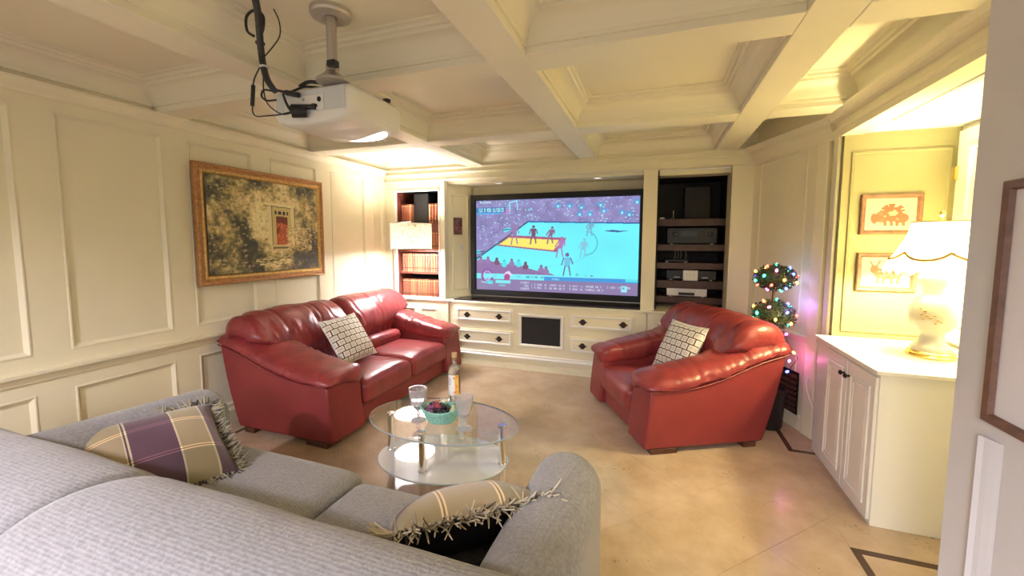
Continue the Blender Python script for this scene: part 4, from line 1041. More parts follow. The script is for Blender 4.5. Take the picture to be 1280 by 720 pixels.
# ------------------------------------------------------------------ glass coffee table
TC = (-1.208, 2.156); tz = .41
ct = empty('coffee_table', (TC[0], TC[1], 0), 'oval two-tier glass coffee table with chrome legs', 'table')
def oval(a, b, z0, z1, th, r=.004):
    prof = [(-r, z0), (0, z0 + r), (0, z1 - r), (-r, z1)]; n = 72; rings = []
    for d, z in prof:
        rings.append([((a + d) * math.cos(t) * math.cos(th) - (b + d) * math.sin(t) * math.sin(th), (a + d) * math.cos(t) * math.sin(th) + (b + d) * math.sin(t) * math.cos(th), z) for t in [2 * PI * i / n for i in range(n)]])
    return rings
def oval_plate(name, a, b, z, th, m, parent):
    # a single reflecting sheet with its own polished rim
    n = 72; pts = [((a - .004) * math.cos(t) * math.cos(th) - (b - .004) * math.sin(t) * math.sin(th), (a - .004) * math.cos(t) * math.sin(th) + (b - .004) * math.sin(t) * math.cos(th), z) for t in [2 * PI * i / n for i in range(n)]]
    p = MB().add(pts, [tuple(range(n))]).build(name, m, parent)
    if p.data.polygons[0].normal.z < 0: p.data.flip_normals()
    MB().loft(oval(a, b, z - .010, z + .0004, th), cap=False).build('glass_rim', M['glassedge'], p, smooth=True)
    return p
oval_plate('glass_top', .491, .307, tz, -.02, M['tabletop'], ct)
oval_plate('glass_shelf', .415, .29, .165, .13, M['shelfglass'], ct)
for lx, ly in ((-1.232, 1.96), (-1.555, 2.115), (-1.195, 2.385), (-.826, 2.19)):
    l = MB(); l.lathe([(.0215, .0), (.0215, tz - .012), (.001, tz - .012)], (lx - TC[0], ly - TC[1], 0), 20); l = l.build('leg', M['chrome'], ct, smooth=True)
    for z_ in (.155, .172, tz - .02): MB().lathe([(.0225, 0), (.025, .003), (.025, .008), (.0225, .011)], (lx - TC[0], ly - TC[1], z_ - (.004 if z_ < .2 else 0)), 20).build('collar', M['chrome'], l, smooth=True)
    MB().lathe([(.022, 0), (.022, .003), (.001, .003)], (lx - TC[0], ly - TC[1], tz + .0005), 20).build('cap', M['chrome'], l, smooth=True)

def goblet(loc, label, sc_=1):
    r_ = empty('goblet', loc, label, 'glass', group='goblets on the coffee table')
    pf = [(.001, 0), (.046, 0), (.047, .003), (.036, .008), (.014, .014), (.009, .022), (.012, .034), (.015, .040), (.010, .048), (.009, .056), (.014, .066), (.020, .072)]
    MB().lathe([(a * sc_, b * sc_) for a, b in pf], n=28).build('stem', M['goblet'], r_, smooth=True)
    bowl = MB(); n = 40; rings = []
    outer = [(.018, .070), (.032, .086), (.042, .108), (.049, .135), (.054, .165), (.057, .198), (.0575, .206)]; inner = [(.054, .206), (.052, .165), (.046, .133), (.038, .108), (.026, .090), (.010, .080)]
    for k, (a, z) in enumerate(outer + inner):
        fl = .025 if k < 5 else 0
        rings.append([((a * (1 + fl * math.cos(12 * t))) * sc_ * math.cos(t), (a * (1 + fl * math.cos(12 * t))) * sc_ * math.sin(t), z * sc_) for t in [2 * PI * i / n for i in range(n)]])
    bowl.loft(rings); bowl.build('bowl', M['goblet'], r_, smooth=True, angle=60)
goblet((-1.333, 2.085, tz + .001), 'pressed glass goblet left of the fruit basket on the coffee table', .96)
goblet((-1.018, 2.072, tz + .001), 'pressed glass goblet right of the fruit basket on the coffee table', .94)

bt = empty('bottle', (-1.262, 2.425, tz + .001), 'clear glass bottle with wooden stopper and yellow flower label', 'bottle')
pf = [(.001, 0), (.037, 0), (.040, .004), (.040, .205), (.038, .225), (.030, .243), (.018, .252), (.0145, .258), (.0145, .290), (.017, .292), (.017, .302), (.012, .302)]
MB().lathe(pf, n=32).build('body', M['bottleglass'], bt, smooth=True)
MB().lathe([(.011, .285), (.0155, .3025), (.0185, .305), (.0185, .335), (.001, .337)], n=20).build('stopper', M['cork'], bt, smooth=True)
def wrap(name, r, z0, z1, a0, a1, m):
    n = 20; return MB().loft([[(r * math.cos(a0 + (a1 - a0) * i / n), r * math.sin(a0 + (a1 - a0) * i / n), z) for i in range(n + 1)] for z in (z0, z1)], cap=False, closed=False).build(name, m, bt, smooth=True)
wrap('label', .0404, .05, .19, math.radians(-145), math.radians(-60), M['label_white'])
wrap('label', .0406, .05, .19, math.radians(-60), math.radians(-20), M['label_yellow'])['label'] = 'yellow strip of the label'
fl_ = MB()
for k in range(9):
    a = math.radians(-70 + 35 * random.random()); z = .06 + .12 * random.random()
    fl_.sphere((.0408 * math.cos(a), .0408 * math.sin(a), z), (.004, .004, .007), 8, 5)
fl_.build('label_flowers', M['label_orange'], bt, smooth=True)
tx_ = MB()
for k in range(4): 
    a0 = math.radians(-128); tx_.loft([[(.0407 * math.cos(a0 + .5 * i / 8), .0407 * math.sin(a0 + .5 * i / 8), z) for i in range(9)] for z in (.125 + k * .012, .128 + k * .012)], cap=False, closed=False)
tx_.build('label_lettering', M['receiver'], bt)

bs = empty('fruit_basket', (-1.19, 2.115, tz + .001), 'oval mint-green woven basket of fruit on the coffee table', 'basket', .25)
n = 64; rings = []
prof = [(.062, 0), (.070, .004)] + [(.074 + .036 * i / 14, .008 + .062 * i / 14) for i in range(15)] + [(.114, .076), (.113, .082), (.106, .082), (.103, .074)] + [(.098 - .034 * i / 6, .070 - .060 * i / 6) for i in range(7)]
for k, (a, z) in enumerate(prof):
    r_ = []
    for i in range(n):
        t = 2 * PI * i / n; wv = .0055 * math.cos(16 * t + PI * (k % 4 // 2)) if 2 <= k < 17 else (.002 * math.cos(32 * t) if 17 <= k < 21 else 0)
        lift = .018 * (math.cos(t) ** 2) * (z / .08)
        r_.append(((a + wv) * 1.12 * math.cos(t), (a + wv) * .80 * math.sin(t), z + lift))
    rings.append(r_)
MB().loft(rings).build('woven_bowl', M['mint'], bs, smooth=True, angle=70)
MB().tube([(1.12 * .111 * math.cos(2 * PI * i / 48), .80 * .111 * math.sin(2 * PI * i / 48), .081 + .018 * math.cos(2 * PI * i / 48) ** 2) for i in range(49)], .0055, 8, cap=False).build('rim', M['mint'], bs, smooth=True)
gr = empty('grape_bunch', (-1.215, 2.10, tz + .03), 'bunch of dark purple and red grapes in the mint basket', 'grapes', .25)
sph = MB().sphere((0, 0, 0), (.0125, .0125, .014), 12, 8)
proto = {k: sph.build('grape', M[k], gr, smooth=True, angle=180) for k in ('grape_dark', 'grape_mauve', 'grape_red')}
first = dict(proto)
for i in range(64):
    a = random.random() * 2 * PI; q = math.sqrt(random.random()) * .062; h = .058 * (1 - (q / .066) ** 2) * random.uniform(.75, 1) + .022
    x, y = q * 1.15 * math.cos(a), q * .78 * math.sin(a)
    key = 'grape_red' if h > .062 and x > -.02 else ('grape_mauve' if x < -.01 and random.random() < .75 else 'grape_dark')
    p = (x, y, h + .008)
    if first.get(key): first.pop(key).location = p
    else: instance(proto[key], gr, p, (random.uniform(-.5, .5), random.uniform(-.5, .5), 0))
MB().tube([(.0, .0, .07), (.015, .01, .098), (.035, .02, .105)], [.003, .0025, .002], 6).build('stem', M['bark'], gr)
pr = empty('pear', (-1.118, 2.135, tz + .035), 'pale green pear beside the grapes in the basket', 'pear')
m = MB(); m.lathe([(.001, 0), (.016, .003), (.025, .014), (.028, .026), (.024, .040), (.016, .052), (.011, .062), (.005, .068), (.001, .069)], (0, 0, 0), 20); m.build('flesh', M['fruit_green'], pr, smooth=True); MB().tube([(0, 0, .067), (.004, 0, .082)], .0018, 6).build('stalk', M['bark'], pr)
lf = empty('leaf_sprig', (-1.13, 2.165, tz + .075), 'grey-green leaf sprig behind the grapes in the basket', 'leaves')
for k, a in enumerate((-.5, .3, 1.2)):
    m = MB(); pts = []
    for i in range(9):
        t = i / 8; wd = .022 * math.sin(PI * t) ** .8 + .0005; x = .075 * t; z = .022 * math.sin(PI * t * .7)
        pts.append([(x * math.cos(a) - sgn * wd * math.sin(a), x * math.sin(a) + sgn * wd * math.cos(a), z + .004 * abs(sgn) + o2) for sgn, o2 in ((-1, 0), (0, 0), (1, 0), (1, .0012), (0, .0012), (-1, .0012))])
    m.loft(pts); m.build('leaf', M['leafgrey'], lf, smooth=True)

# ------------------------------------------------------------------ corner floor lamp
fl = empty('floor_lamp', (-3.10, 4.345, 0), 'floor lamp with patterned drum shade behind the red sofa', 'floor lamp')
MB().lathe([(.13, 0), (.13, .015), (.12, .022), (.014, .026), (.012, .05)], n=36).build('base', M['lamp_metal'], fl, smooth=True)
MB().tube([(0, 0, .03), (0, 0, 1.715)], .0095, 12).build('pole', M['lamp_metal'], fl, smooth=True)
ax, ay = .40, -.205
MB().tube([(0, 0, 1.71), (ax * .5, ay * .5, 1.722), (ax, ay, 1.722)], .009, 10).build('arm', M['lamp_metal'], fl, smooth=True)
MB().tube([(ax, ay, 1.722), (ax, ay, 1.62)], .006, 8).build('stem', M['lamp_metal'], fl, smooth=True)
sh = MB().lathe([(.235, 1.40), (.235, 1.695)], (ax, ay, 0), 56, cap=False).build('shade', M['shade_corner'], fl, smooth=True, angle=180)
for z in (1.40, 1.69): MB().lathe([(.236, z), (.238, z + .004), (.236, z + .008)], (ax, ay, 0), 56, cap=False).build('shade_ring', M['white'], sh, smooth=True)
MB().sphere((ax, ay, 1.58), .035, 14, 10).build('bulb', M['diffuser'], fl, smooth=True)
MB().lathe([(.001, 1.412), (.233, 1.412)], (ax, ay, 0), 48).build('diffuser', M['diffuser'], fl)

# ------------------------------------------------------------------ alcove cabinet, lamp, prints
ac = empty('alcove_cabinet', (1.10, 2.55, 0), 'white cabinet with panelled doors in the alcove on the right', 'cabinet')
MB().box(.01, .69, .005, .86, .0, .818).build('body', M['white'], ac, bevel=.003)
MB().box(-.012, .70, -.008, .865, .818, .84).build('countertop', M['white'], ac, bevel=.004)
for k in range(2):
    y0 = .012 + k * .33; d = MB().box(-.006, .01, y0, y0 + .322, .03, .80).build('door', M['white'], ac, bevel=.003)
    MB().frame((-.006, y0 + .045, .09), (0, 1, 0), (0, 0, 1), (-1, 0, 0), .232, .65, [(0, 0), (.004, .006), (.014, .007), (.022, .001), (.04, .004), (.045, 0)]).build('door_moulding', M['white'], d)
    yk = y0 + (.295 if k == 0 else .03)
    kn = MB(); kn.lathe([(.006, 0), (.006, .012), (.014, .018), (.015, .024), (.009, .030), (.001, .031)], n=16)
    kn.v = [(-.006 - v[2], yk + v[0], .715 + v[1]) for v in kn.v]; kn.build('knob', M['bronze'], d, smooth=True)
LX, LY, LZ = 1.515, 2.98, .8405
al = empty('table_lamp', (LX, LY, LZ), 'white porcelain lamp with scalloped shade on the alcove cabinet', 'table lamp')
MB().lathe([(.105, 0), (.108, .010), (.100, .020), (.104, .028), (.096, .036), (.001, .036)], n=40).build('foot', M['brass'], al, smooth=True)
MB().lathe([(.088, .036), (.088, .055), (.080, .062), (.060, .085), (.050, .115), (.052, .140), (.075, .160), (.098, .190), (.108, .235), (.106, .280), (.090, .320), (.060, .345), (.050, .365), (.052, .395), (.070, .430), (.082, .452), (.080, .462), (.060, .470), (.001, .472)], n=44).build('body', M['porcelain'], al, smooth=True, angle=60)
sprig = MB()
for px_, pz_, rr2, sx2 in ((-.04, .27, .012, 1), (-.055, .25, .011, 1), (-.03, .245, .012, 1), (-.045, .225, .010, 1), (-.015, .235, .011, 1), (.0, .25, .009, 1), (.015, .225, .010, 1), (.03, .215, .008, 1), (.005, .205, .008, 1), (-.06, .285, .008, 1)):
    a = math.radians(-115) + px_ / .108; sprig.sphere((.107 * math.cos(a), .107 * math.sin(a), pz_), (rr2 * .8, rr2 * .8, rr2 * .55), 8, 6)
sprig.build('painted_sprig', mat('gold_paint', (.36, .20, .06), .4), al, smooth=True)
MB().tube([(0, 0, .47), (0, 0, .79)], .006, 8).build('stem', M['brass'], al)
MB().sphere((0, 0, .815), (.014, .014, .02), 12, 8).build('finial', M['brass'], al, smooth=True)
shp = MB(); n = 96; rings = []; Z0 = .485
pro = [(.0, .235), (.03, .228), (.07, .205), (.12, .178), (.18, .150), (.24, .130), (.285, .122)]
for z, r in pro:
    rings.append([((r * (1 + .012 * math.cos(24 * t) * (1 - z / .3))) * math.cos(t), (r * (1 + .012 * math.cos(24 * t) * (1 - z / .3))) * math.sin(t), Z0 + z + (.012 * math.cos(24 * t) if z == 0 else 0)) for t in [2 * PI * i / n for i in range(n)]])
shade = shp.loft(rings, cap=False).build('shade', M['shade_alcove'], al, smooth=True, angle=180)
tr = MB()
for k in range(6):
    t0 = 2 * PI * k / 6 + .3; pts = []
    for i in range(17):
        t = t0 + 2 * PI / 6 * i / 16; zz = .072 + .042 * abs(2 * i / 16 - 1) ** 2.2; r = lerp([p[0] for p in pro], [p[1] for p in pro], zz) + .004
        pts.append((r * math.cos(t), r * math.sin(t), Z0 + zz))
    tr.tube(pts, .008, 6)
tr.build('scallop_trim', M['shade_trim'], shade, smooth=True)
MB().tube([(.124 * math.cos(2 * PI * i / 40), .124 * math.sin(2 * PI * i / 40), Z0 + .285) for i in range(41)], .004, 6, cap=False).build('top_trim', M['shade_trim'], shade, smooth=True)

def print_frame(x0, x1, z0, z1, label, kind):
    r_ = empty('framed_print', ((x0 + x1) / 2, 3.418, (z0 + z1) / 2), label, 'picture', group='framed red prints in the alcove')
    hw, hh = (x1 - x0) / 2, (z1 - z0) / 2
    MB().frame((-hw, 0, -hh), (1, 0, 0), (0, 0, 1), (0, -1, 0), 2 * hw, 2 * hh, [(0, 0), (0, .018), (.006, .022), (.018, .020), (.028, .012), (.03, .006)]).build('frame', M['frame_brown'], r_)
    MB().box(-hw + .02, hw - .02, -.008, 0, -hh + .02, hh - .02).build('mat_board', M['paper'], r_)
    H, W = 84, 112; img = np.zeros((H, W, 3)); img[:] = (.34, .32, .28); rng = np.random.default_rng(kind)
    red = np.array((.36, .065, .03)); pale = np.array((.36, .24, .17))
    if kind == 1:      # a bushy-tailed beast
        ell(img, 60, 42, 22, 19, red); ell(img, 60, 40, 12, 6, pale); ell(img, 38, 48, 16, 16, red, .9); ell(img, 80, 52, 16, 13, red)
        for k in range(26):
            a = rng.random() * PI - PI; x, y = 60 + 26 * math.cos(a), 34 + 18 * math.sin(a); line(img, 58 + 12 * math.cos(a), 36 + 10 * math.sin(a), x, y, red, 1.6)
        for k in range(12): a = 2.4 + k * .12; line(img, 40, 50, 40 + 26 * math.cos(a), 52 + 20 * math.sin(a), red, 2)
        for k in range(9): ell(img, 42 + rng.random() * 46, 30 + rng.random() * 32, 3, 2, pale)
        for x in (44, 58, 70, 84): line(img, x, 58, x + 2, 70, red, 5)
    else:              # a horned animal with patterned coat
        ell(img, 62, 46, 30, 15, red); ell(img, 30, 34, 10, 12, red); ell(img, 42, 44, 14, 13, red)
        line(img, 26, 24, 20, 12, red, 2); line(img, 36, 23, 42, 10, red, 2)
        for x in (40, 54, 72, 86): line(img, x, 54, x - 2, 72, red, 5)
        line(img, 90, 42, 100, 20, red, 4)
        for k in range(16): a = rng.random() * 6.3; line(img, 70, 28, 70 + 16 * math.cos(a), 26 + 10 * math.sin(a), red, 1.5)
        for k in range(12): ell(img, 36 + rng.random() * 50, 38 + rng.random() * 16, 3.2, 2.2, pale)
    raster('print', img, (-hw + .03, -.0085, -hh + .03), (2 * hw - .06, 0, 0), (0, 0, 2 * hh - .06), M['canvas'], r_)
print_frame(1.30, 1.63, 1.546, 1.815, 'upper brown-framed print of a red bushy-tailed beast on the yellow wall', 1)
print_frame(1.30, 1.625, 1.165, 1.423, 'lower brown-framed print of a red horned animal on the yellow wall', 2)

# picture on the near right wall
npic = empty('framed_picture', (.748, .938, 1.36), 'large brown-framed pale picture on the near right wall', 'picture')
MB().frame((0, .30, -.275), (0, -1, 0), (0, 0, 1), (-1, 0, 0), .72, .55, [(0, 0), (0, .016), (.003, .02), (.018, .018), (.022, .008)]).build('frame', M['frame_brown'], npic)
MB().box(-.007, 0, -.41, .29, -.265, .265).build('glazed_sheet', M['paper_lilac'], npic)

# ------------------------------------------------------------------ oil painting on the left wall
pt = empty('oil_painting', (XL + .022, 2.727, 1.617), 'gilt-framed oil painting of a cottage door and garden on the left wall', 'painting')
MB().frame((0, -.617, -.468), (0, 1, 0), (0, 0, 1), (1, 0, 0), 1.234, .936, [(0, 0), (0, .034), (.008, .042), (.020, .040), (.030, .030), (.046, .030)]).build('outer_frame', M['goldwood'], pt, smooth=True, angle=30)
MB().frame((0, -.571, -.422), (0, 1, 0), (0, 0, 1), (1, 0, 0), 1.142, .844, [(0, .030), (.006, .034), (.016, .030), (.026, .020), (.034, .014), (.036, .012)]).build('inner_frame', M['gold'], pt, smooth=True, angle=30)
def make_painting():
    H, W = 190, 260; rng = np.random.default_rng(11); u = lambda x, y: (x * W, y * H)
    n1, n2, n3, n4 = vnoise(H, W, 34, rng), vnoise(H, W, 13, rng), vnoise(H, W, 6, rng), vnoise(H, W, 3, rng)
    Y, X = np.mgrid[0:H, 0:W]; X = X / W; Y = Y / H
    g = .42 * n1 + .28 * n2 + .2 * n3 + .1 * n4
    dk, ol, cr_, gd = lin((66, 64, 54)), lin((112, 106, 74)), lin((216, 198, 146)), lin((172, 154, 98))
    # pale light in the middle and top, dark bushes in the corners
    lightness = np.exp(-(((X - .52) / .27) ** 2 + ((Y - .33) / .33) ** 2)) * 1.05 + .45 * np.exp(-(((X - .50) / .22) ** 2 + ((Y - .90) / .07) ** 2)) + .38 * np.exp(-(((X - .75) / .16) ** 2 + ((Y - .66) / .14) ** 2)) + .34 * np.exp(-(((X - .13) / .13) ** 2 + ((Y - .55) / .22) ** 2))
    lightness -= .55 * np.exp(-(((X - .30) / .08) ** 2 + ((Y - .60 - (X - .3) * 1.2) / .22) ** 2))
    k = np.clip(lightness + (g - .5) * 2.4 + .34, 0, 1)[..., None]
    img = np.where(k < .35, dk + (ol - dk) * (k / .35), np.where(k < .65, ol + (gd - ol) * ((k - .35) / .3), gd + (cr_ - gd) * ((k - .65) / .35)))
    for q in range(1700):
        x, y = rng.random(), rng.random(); lum = float(lightness[int(y * H), int(x * W)])
        if rng.random() < .25 + .6 * lum: c = [lin((236, 218, 160)), lin((200, 176, 110)), lin((226, 190, 150)), lin((176, 160, 90))][rng.integers(4)]
        else: c = [lin((50, 50, 46)), lin((80, 80, 60)), lin((100, 92, 62))][rng.integers(3)]
        ell(img, x * W, y * H, 1 + 3.2 * rng.random(), 1 + 2.2 * rng.random(), c, .34)
    # house wall, portico, door, steps and path
    polyfill(img, [u(.33, .24), u(.49, .22), u(.49, .62), u(.36, .60)], lin((228, 212, 156)), .5)
    for q in range(240): x, y = .30 + .22 * rng.random(), .16 + .46 * rng.random(); ell(img, x * W, y * H, 1 + 3 * rng.random(), 1 + 3 * rng.random(), [lin((226, 212, 156)), lin((190, 172, 110)), lin((150, 138, 86)), lin((240, 226, 176))][rng.integers(4)], .4)
    polyfill(img, [u(.455, .22), u(.755, .24), u(.755, .27), u(.455, .255)], lin((222, 210, 160)))
    line(img, *u(.455, .26), *u(.755, .275), lin((120, 105, 70)), 1)
    for x in (.485, .71): polyfill(img, [u(x, .26), u(x + .035, .26), u(x + .035, .70), u(x, .70)], lin((214, 202, 152))); line(img, *u(x + .037, .26), *u(x + .037, .70), lin((120, 105, 70)), 1)
    polyfill(img, [u(.525, .27), u(.705, .28), u(.705, .68), u(.525, .68)], lin((196, 178, 116)))
    polyfill(img, [u(.55, .31), u(.68, .315), u(.68, .355), u(.55, .35)], lin((60, 45, 38)))
    for x in (.575, .62, .66): line(img, *u(x, .31), *u(x, .35), lin((206, 190, 140)), 2)
    polyfill(img, [u(.558, .37), u(.672, .375), u(.672, .70), u(.558, .70)], lin((178, 92, 52)))
    polyfill(img, [u(.558, .37), u(.672, .375), u(.672, .47), u(.60, .44), u(.58, .58), u(.558, .58)], lin((104, 40, 30)), .9)
    for q in range(60): x, y = .565 + .1 * rng.random(), .46 + .23 * rng.random(); ell(img, x * W, y * H, 2, 3, [lin((206, 120, 70)), lin((160, 74, 44))][rng.integers(2)], .6)
    for q in range(3): polyfill(img, [u(.535 - .012 * q, .70 + .025 * q), u(.665 + .01 * q, .70 + .025 * q), u(.665 + .01 * q, .718 + .025 * q), u(.535 - .012 * q, .718 + .025 * q)], lin((196, 180, 130) if q % 2 == 0 else (110, 96, 66)))
    for q in range(60): x, y = .38 + .34 * rng.random(), .84 + .09 * rng.random(); line(img, x * W, y * H, x * W + 8, y * H + rng.integers(-2, 2), [lin((226, 212, 160)), lin((190, 172, 118)), lin((110, 98, 70))][rng.integers(3)], 1.6)
    for q in range(260): x, y = .66 + .26 * rng.random(), .50 + .28 * rng.random(); ell(img, x * W, y * H, 1 + 3 * rng.random(), 2, [lin((228, 200, 150)), lin((206, 160, 104)), lin((120, 108, 66)), lin((230, 216, 170))][rng.integers(4)], .45)
    for q in range(160): x, y = .70 + .30 * rng.random(), .80 + .20 * rng.random(); ell(img, x * W, y * H, 6, 5, lin((84, 84, 78)) * (.6 + .5 * rng.random()), .3)
    return np.clip(img * 1.2, 0, .85)
cv = raster('canvas', make_painting(), (.030, -.537, -.388), (0, 1.074, 0), (0, 0, .776), M['canvas'], pt)

# ------------------------------------------------------------------ projector and its cables
pj = empty('projector', (-1.575, 1.80, 2.16), 'white ceiling-mounted projector hanging upside down below a coffer', 'projector')
m = MB(); rbox(m, (-.018, 0, 0.005), (.485, .43, .15), .045, 14, 0, lambda p, u, v, w_: Vector((p.x, p.y, p.z - (.030 * max(0, -w_) * (1 - u * u) ** .7 * (1 - .2 * v) * (1 if w_ < 0 else 0)))))
m.build('body', M['plastic_white'], pj, smooth=True, angle=70)
MB().box(-.225, .20, -.2185, -.213, -.045, .058).build('rear_panel', M['plastic_grey'], pj, bevel=.002)
MB().box(-.16, .08, -.2215, -.218, -.04, .03).build('port_plate', M['plastic_white'], pj, bevel=.001)
def port(x, z, rx, rz, m, nm='port'):
    k = MB(); k.add([(x + rx * math.cos(2 * PI * i / 16), -.2218, z + rz * math.sin(2 * PI * i / 16)) for i in range(16)] + [(x + rx * math.cos(2 * PI * i / 16), -.226, z + rz * math.sin(2 * PI * i / 16)) for i in range(16)], [tuple(range(16, 32))] + [(i, (i + 1) % 16, 16 + (i + 1) % 16, 16 + i) for i in range(16)]); k.build(nm, m, pj)
port(.055, .005, .010, .012, M['black']); port(.02, -.022, .022, .010, M['black']); port(-.10, -.018, .02, .009, M['metal_grey']); port(-.04, .012, .006, .006, M['metal_grey'])
MB().sphere((.01, .04, -.062), (.205, .175, .052), 32, 16).build('underside_dome', M['plastic_white'], pj, smooth=True, angle=180)
MB().sphere((.045, .095, -.090), (.15, .075, .024), 24, 12).build('lens_cover', M['lens_glow'], pj, smooth=True, angle=180)
for k in range(3): MB().box(.05 + k * .04, .054 + k * .04, .09, .18, -.1055, -.100).build('vent_slat', M['plastic_white'], pj)
MB().lathe([(.02, 0), (.02, .014), (.012, .016), (.001, .016)], (.20, .10, .075), 16).build('foot_knob', M['plastic_black'], pj, smooth=True)
mtb = MB(); mtb.lathe([(.075, .078), (.075, .088), (.045, .11), (.030, .13), (.030, .16), (.023, .165), (.023, .33), (.023, .395)], (.12, -.20, 0), 24); mtb.build('ceiling_pole', M['metal_grey'], pj, smooth=True, angle=30)
MB().lathe([(.022, 0.378), (.045, .362), (.060, .360), (.072, .366), (.086, .372), (.092, .382), (.092, .40)], (.12, -.20, 0), 36).build('ceiling_flange', M['metal_grey'], pj, smooth=True, angle=30)
MB().box(.125, .17, -.245, -.21, .135, .165).build('clamp', M['plastic_black'], pj, bevel=.004)
# cables, a separate bundle held together with ties
cbn = empty('cable_bundle', (-1.93, 1.56, 2.12), 'black tied bundle of projector cables hanging from the ceiling', 'cables')
def cw(pts): return [(p[0] + 1.93, p[1] - 1.56, p[2] - 2.12) for p in pts]
def smooth_pts(P, n=8):
    P = [Vector(p) for p in P]; out = []
    for i in range(len(P) - 1):
        p0, p1, p2, p3 = P[max(0, i - 1)], P[i], P[i + 1], P[min(len(P) - 1, i + 2)]
        for k in range(n):
            t = k / n; out.append(.5 * ((2 * p1) + (p2 - p0) * t + (2 * p0 - 5 * p1 + 4 * p2 - p3) * t * t + (3 * p1 - p0 - 3 * p2 + p3) * t ** 3))
    return out + [P[-1]]
def cable(pts, r, m=None, name='cable'): return MB().tube(cw(smooth_pts(pts)), r, 8).build(name, m or M['plastic_black'], cbn, smooth=True)
CY = 1.50
trunk = [(-1.66, CY - .12, 2.56), (-1.69, CY - .08, 2.50), (-1.745, CY - .03, 2.43), (-1.775, CY, 2.37), (-1.765, CY, 2.31), (-1.745, CY, 2.25), (-1.72, CY + .02, 2.20)]
cable(trunk, .013, name='sleeve')
for dx in (-.009, .009): cable([(p[0] + dx, p[1] - .006, p[2]) for p in trunk], .006)
cable([(-1.76, CY - .05, 2.43), (-1.80, CY - .05, 2.46), (-1.80, CY - .05, 2.52), (-1.75, CY - .05, 2.54), (-1.70, CY - .05, 2.51), (-1.70, CY - .05, 2.46), (-1.745, CY - .03, 2.43)], .006)
cable([(-1.76, CY, 2.36), (-1.70, CY, 2.40), (-1.66, CY, 2.44), (-1.66, CY, 2.50), (-1.69, CY, 2.56)], .0028, M['bronze'])
cable([(-1.78, CY, 2.33), (-1.82, CY - .01, 2.26), (-1.83, CY - .01, 2.20), (-1.84, CY - .01, 2.12), (-1.83, CY, 2.095), (-1.77, CY, 2.09), (-1.70, CY + .03, 2.10), (-1.62, CY + .06, 2.125)], .0032)
MB().tube(cw([(-1.828, CY - .01, 2.235), (-1.840, CY - .01, 2.14)]), .009, 10).build('ferrite_core', M['plastic_black'], cbn, smooth=True)
cable([(-1.77, CY, 2.30), (-1.775, CY, 2.21), (-1.75, CY, 2.14), (-1.70, CY + .03, 2.10), (-1.66, CY + .06, 2.115)], .003)
cable([(-1.72, CY + .02, 2.20), (-1.77, CY, 2.21), (-1.79, CY, 2.185), (-1.76, CY, 2.16), (-1.72, CY + .02, 2.165)], .0045)
cable([(-1.72, CY + .02, 2.21), (-1.68, CY + .06, 2.21), (-1.64, CY + .12, 2.25), (-1.56, CY + .18, 2.25)], .006)
for k in range(3): cable([(-1.70, CY + .04, 2.20 - .004 * k), (-1.69, CY + .05, 2.155 - .004 * k), (-1.66, CY + .055, 2.125 - .006 * k), (-1.60, CY + .07, 2.13 - .008 * k)], .0045)
cable([(-1.66, CY + .10, 2.245), (-1.63, CY + .13, 2.275), (-1.57, CY + .16, 2.27), (-1.55, CY + .17, 2.25)], .009)
def plug(a, b, r, nm='plug'): MB().tube(cw([a, b]), r, 12).build(nm, M['plastic_black'], cbn, smooth=True, angle=30)
plug((-1.69, CY + .05, 2.205), (-1.615, CY + .05, 2.185), .013); plug((-1.67, CY + .06, 2.14), (-1.54, CY + .075, 2.13), .012)
plug((-1.645, CY + .03, 2.105), (-1.60, CY + .075, 2.115), .028)
for z, x in ((2.42, -1.783), (2.31, -1.765)): MB().lathe([(.02, 0), (.021, .004), (.02, .008)], (x + 1.93, CY - 1.56, z - 2.12), 14).build('cable_tie', M['receiver'] if z > 2.4 else M['silver'], cbn, smooth=True)

# ------------------------------------------------------------------ topiary with its string of lights
tp = empty('topiary', (.90, 3.72, 0), 'potted topiary with two leafy balls behind the red armchair', 'plant')
MB().lathe([(.085, 0), (.10, .02), (.115, .28), (.125, .30), (.125, .33), (.11, .33), (.105, .30), (.001, .30)], n=28).build('pot', M['pot'], tp, smooth=True, angle=40)
MB().tube([(0, 0, .29), (.01, 0, .7), (-.005, .01, 1.0), (0, 0, 1.28)], [.014, .012, .011, .009], 10).build('trunk', M['bark'], tp, smooth=True)
def ball(c, r, cnt):
    m = MB(); rng = random.Random(int(c[2] * 100))
    rv = Vector(r); m.sphere(c, tuple(rv * .78), 16, 12)
    for k in range(cnt):
        d = Vector((rng.gauss(0, 1), rng.gauss(0, 1), rng.gauss(0, 1))).normalized(); p = Vector(c) + Vector((d.x * r[0], d.y * r[1], d.z * r[2])) * rng.uniform(.72, 1.0)
        a = (d + Vector((rng.uniform(-1, 1), rng.uniform(-1, 1), rng.uniform(-1, 1))) * .8).normalized(); b = a.cross(Vector((rng.uniform(-1, 1), rng.uniform(-1, 1), rng.uniform(-1, 1)))).normalized(); nn = a.cross(b)
        l, wd = rng.uniform(.014, .026), rng.uniform(.004, .007)
        m.add([p, p + a * l * .5 + b * wd + nn * .003, p + a * l, p + a * l * .5 - b * wd + nn * .003], [(0, 1, 2, 3)])
    o = m.build('foliage', M['leaf'], tp); o['kind'] = 'stuff'; return o
ball((0, 0, 1.213), (.145, .145, .098), 1300); ball((0, 0, .92), (.148, .148, .115), 1400)
st = empty('string_lights', (.90, 3.72, .6), 'string of coloured fairy lights wound over the topiary', 'string lights')
BC = {'red': (1, .08, .05), 'green': (.05, 1, .55), 'blue': (.08, .12, 1), 'orange': (1, .42, .06), 'pink': (1, .12, .5)}
bm_ = {k: mat('%s_bulb' % k, c, .3, emis=c, estr=6) for k, c in BC.items()}
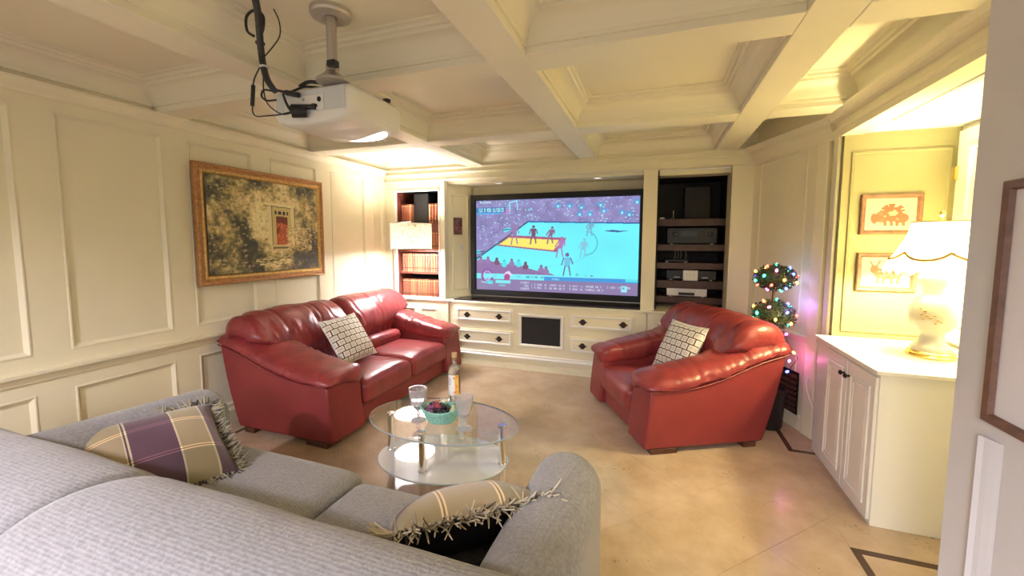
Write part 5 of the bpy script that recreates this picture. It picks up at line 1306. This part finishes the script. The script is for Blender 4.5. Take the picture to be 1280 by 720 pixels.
bulb = MB().sphere((0, 0, 0), (.010, .010, .014), 12, 8)
protos = {k: bulb.build('bulb', bm_[k], st, smooth=True, angle=180) for k in BC}
ff = dict(protos); wire = []
rng = random.Random(12)
def put(p, k):
    q = (p[0] - .90, p[1] - 3.72, p[2] - .6)
    if k in ff: ff.pop(k).location = q
    else: instance(protos[k], st, q, (rng.uniform(-1, 1), rng.uniform(-1, 1), 0))
kinds = ['green', 'red', 'blue', 'orange', 'pink', 'green', 'orange', 'blue', 'red']
for cz, cnt, rz in ((1.213, 24, .10), (.92, 22, .118)):
    for i in range(cnt):
        t = (i + .5) / cnt; z = 1 - 2 * t; a = i * 2.39996 + cz; q = math.sqrt(1 - z * z)
        p = Vector((.90 + .152 * q * math.cos(a), 3.72 + .152 * q * math.sin(a), cz + rz * 1.04 * z)); put(p, kinds[i % 9]); 
    sp = [(.148 * math.sin(PI * (k / 90)) * math.cos(k * .42), .148 * math.sin(PI * (k / 90)) * math.sin(k * .42), cz - .6 + rz * math.cos(PI * k / 90)) for k in range(91)]
    MB().tube(sp, .0022, 5).build('wire', M['wire_green'], st)
tail = smooth_pts([(.90, 3.62, .83), (.97, 3.66, .78), (1.01, 3.72, .70), (1.035, 3.66, .64), (1.05, 3.62, .60), (1.0, 3.60, .52), (1.02, 3.66, .42), (1.03, 3.70, .36)], 8)
MB().tube([(p[0] - .90, p[1] - 3.72, p[2] - .6) for p in tail], .0026, 5).build('wire', M['wire_green'], st)
for p, k in (((.985, 3.68, .775), 'pink'), ((1.0, 3.62, .58), 'pink'), ((1.035, 3.65, .64), 'orange'), ((.985, 3.60, .50), 'blue')): put(p, k)
for lc, colr, pw in (((1.0, 3.74, 1.20), (.22, .35, 1), 1.3), ((1.02, 3.68, 1.0), (.45, .2, 1), .6), ((1.02, 3.66, .60), (1, .15, .6), .45)):
    light('fairy_glow', 'POINT', lc, pw, colr, .03)
# floor grille and white cord by the corner wall
gv = empty('floor_grille', cpt(.56, .022, .12), 'dark brown louvred grille low on the angled corner wall', 'grille')
gv.rotation_euler = (0, 0, math.atan2(cu.y, cu.x))
ssg = 1 if (Matrix.Rotation(gv.rotation_euler.z, 3, 'Z') @ Vector((0, 1, 0))).dot(cn) > 0 else -1
MB().box(-.18, .20, *sorted((0, ssg * .008)), 0, .34).build('backing', M['rackdark'], gv)
for k in range(7): MB().prism([(ssg * .008, .02 + k * .045), (ssg * .022, .015 + k * .045), (ssg * .022, .03 + k * .045), (ssg * .008, .045 + k * .045)], 'x', -.17, .19).build('slat', M['rackshelf'], gv)
crd = MB().tube(smooth_pts([(1.125, 3.62, .47), (1.115, 3.60, .40), (1.13, 3.545, .30), (1.15, 3.50, .245), (1.165, 3.47, .24)], 8), .004, 8).build('power_cord', M['plastic_white'], None, smooth=True); tag(crd, 'white power cord hanging beside the opening post', 'cord')
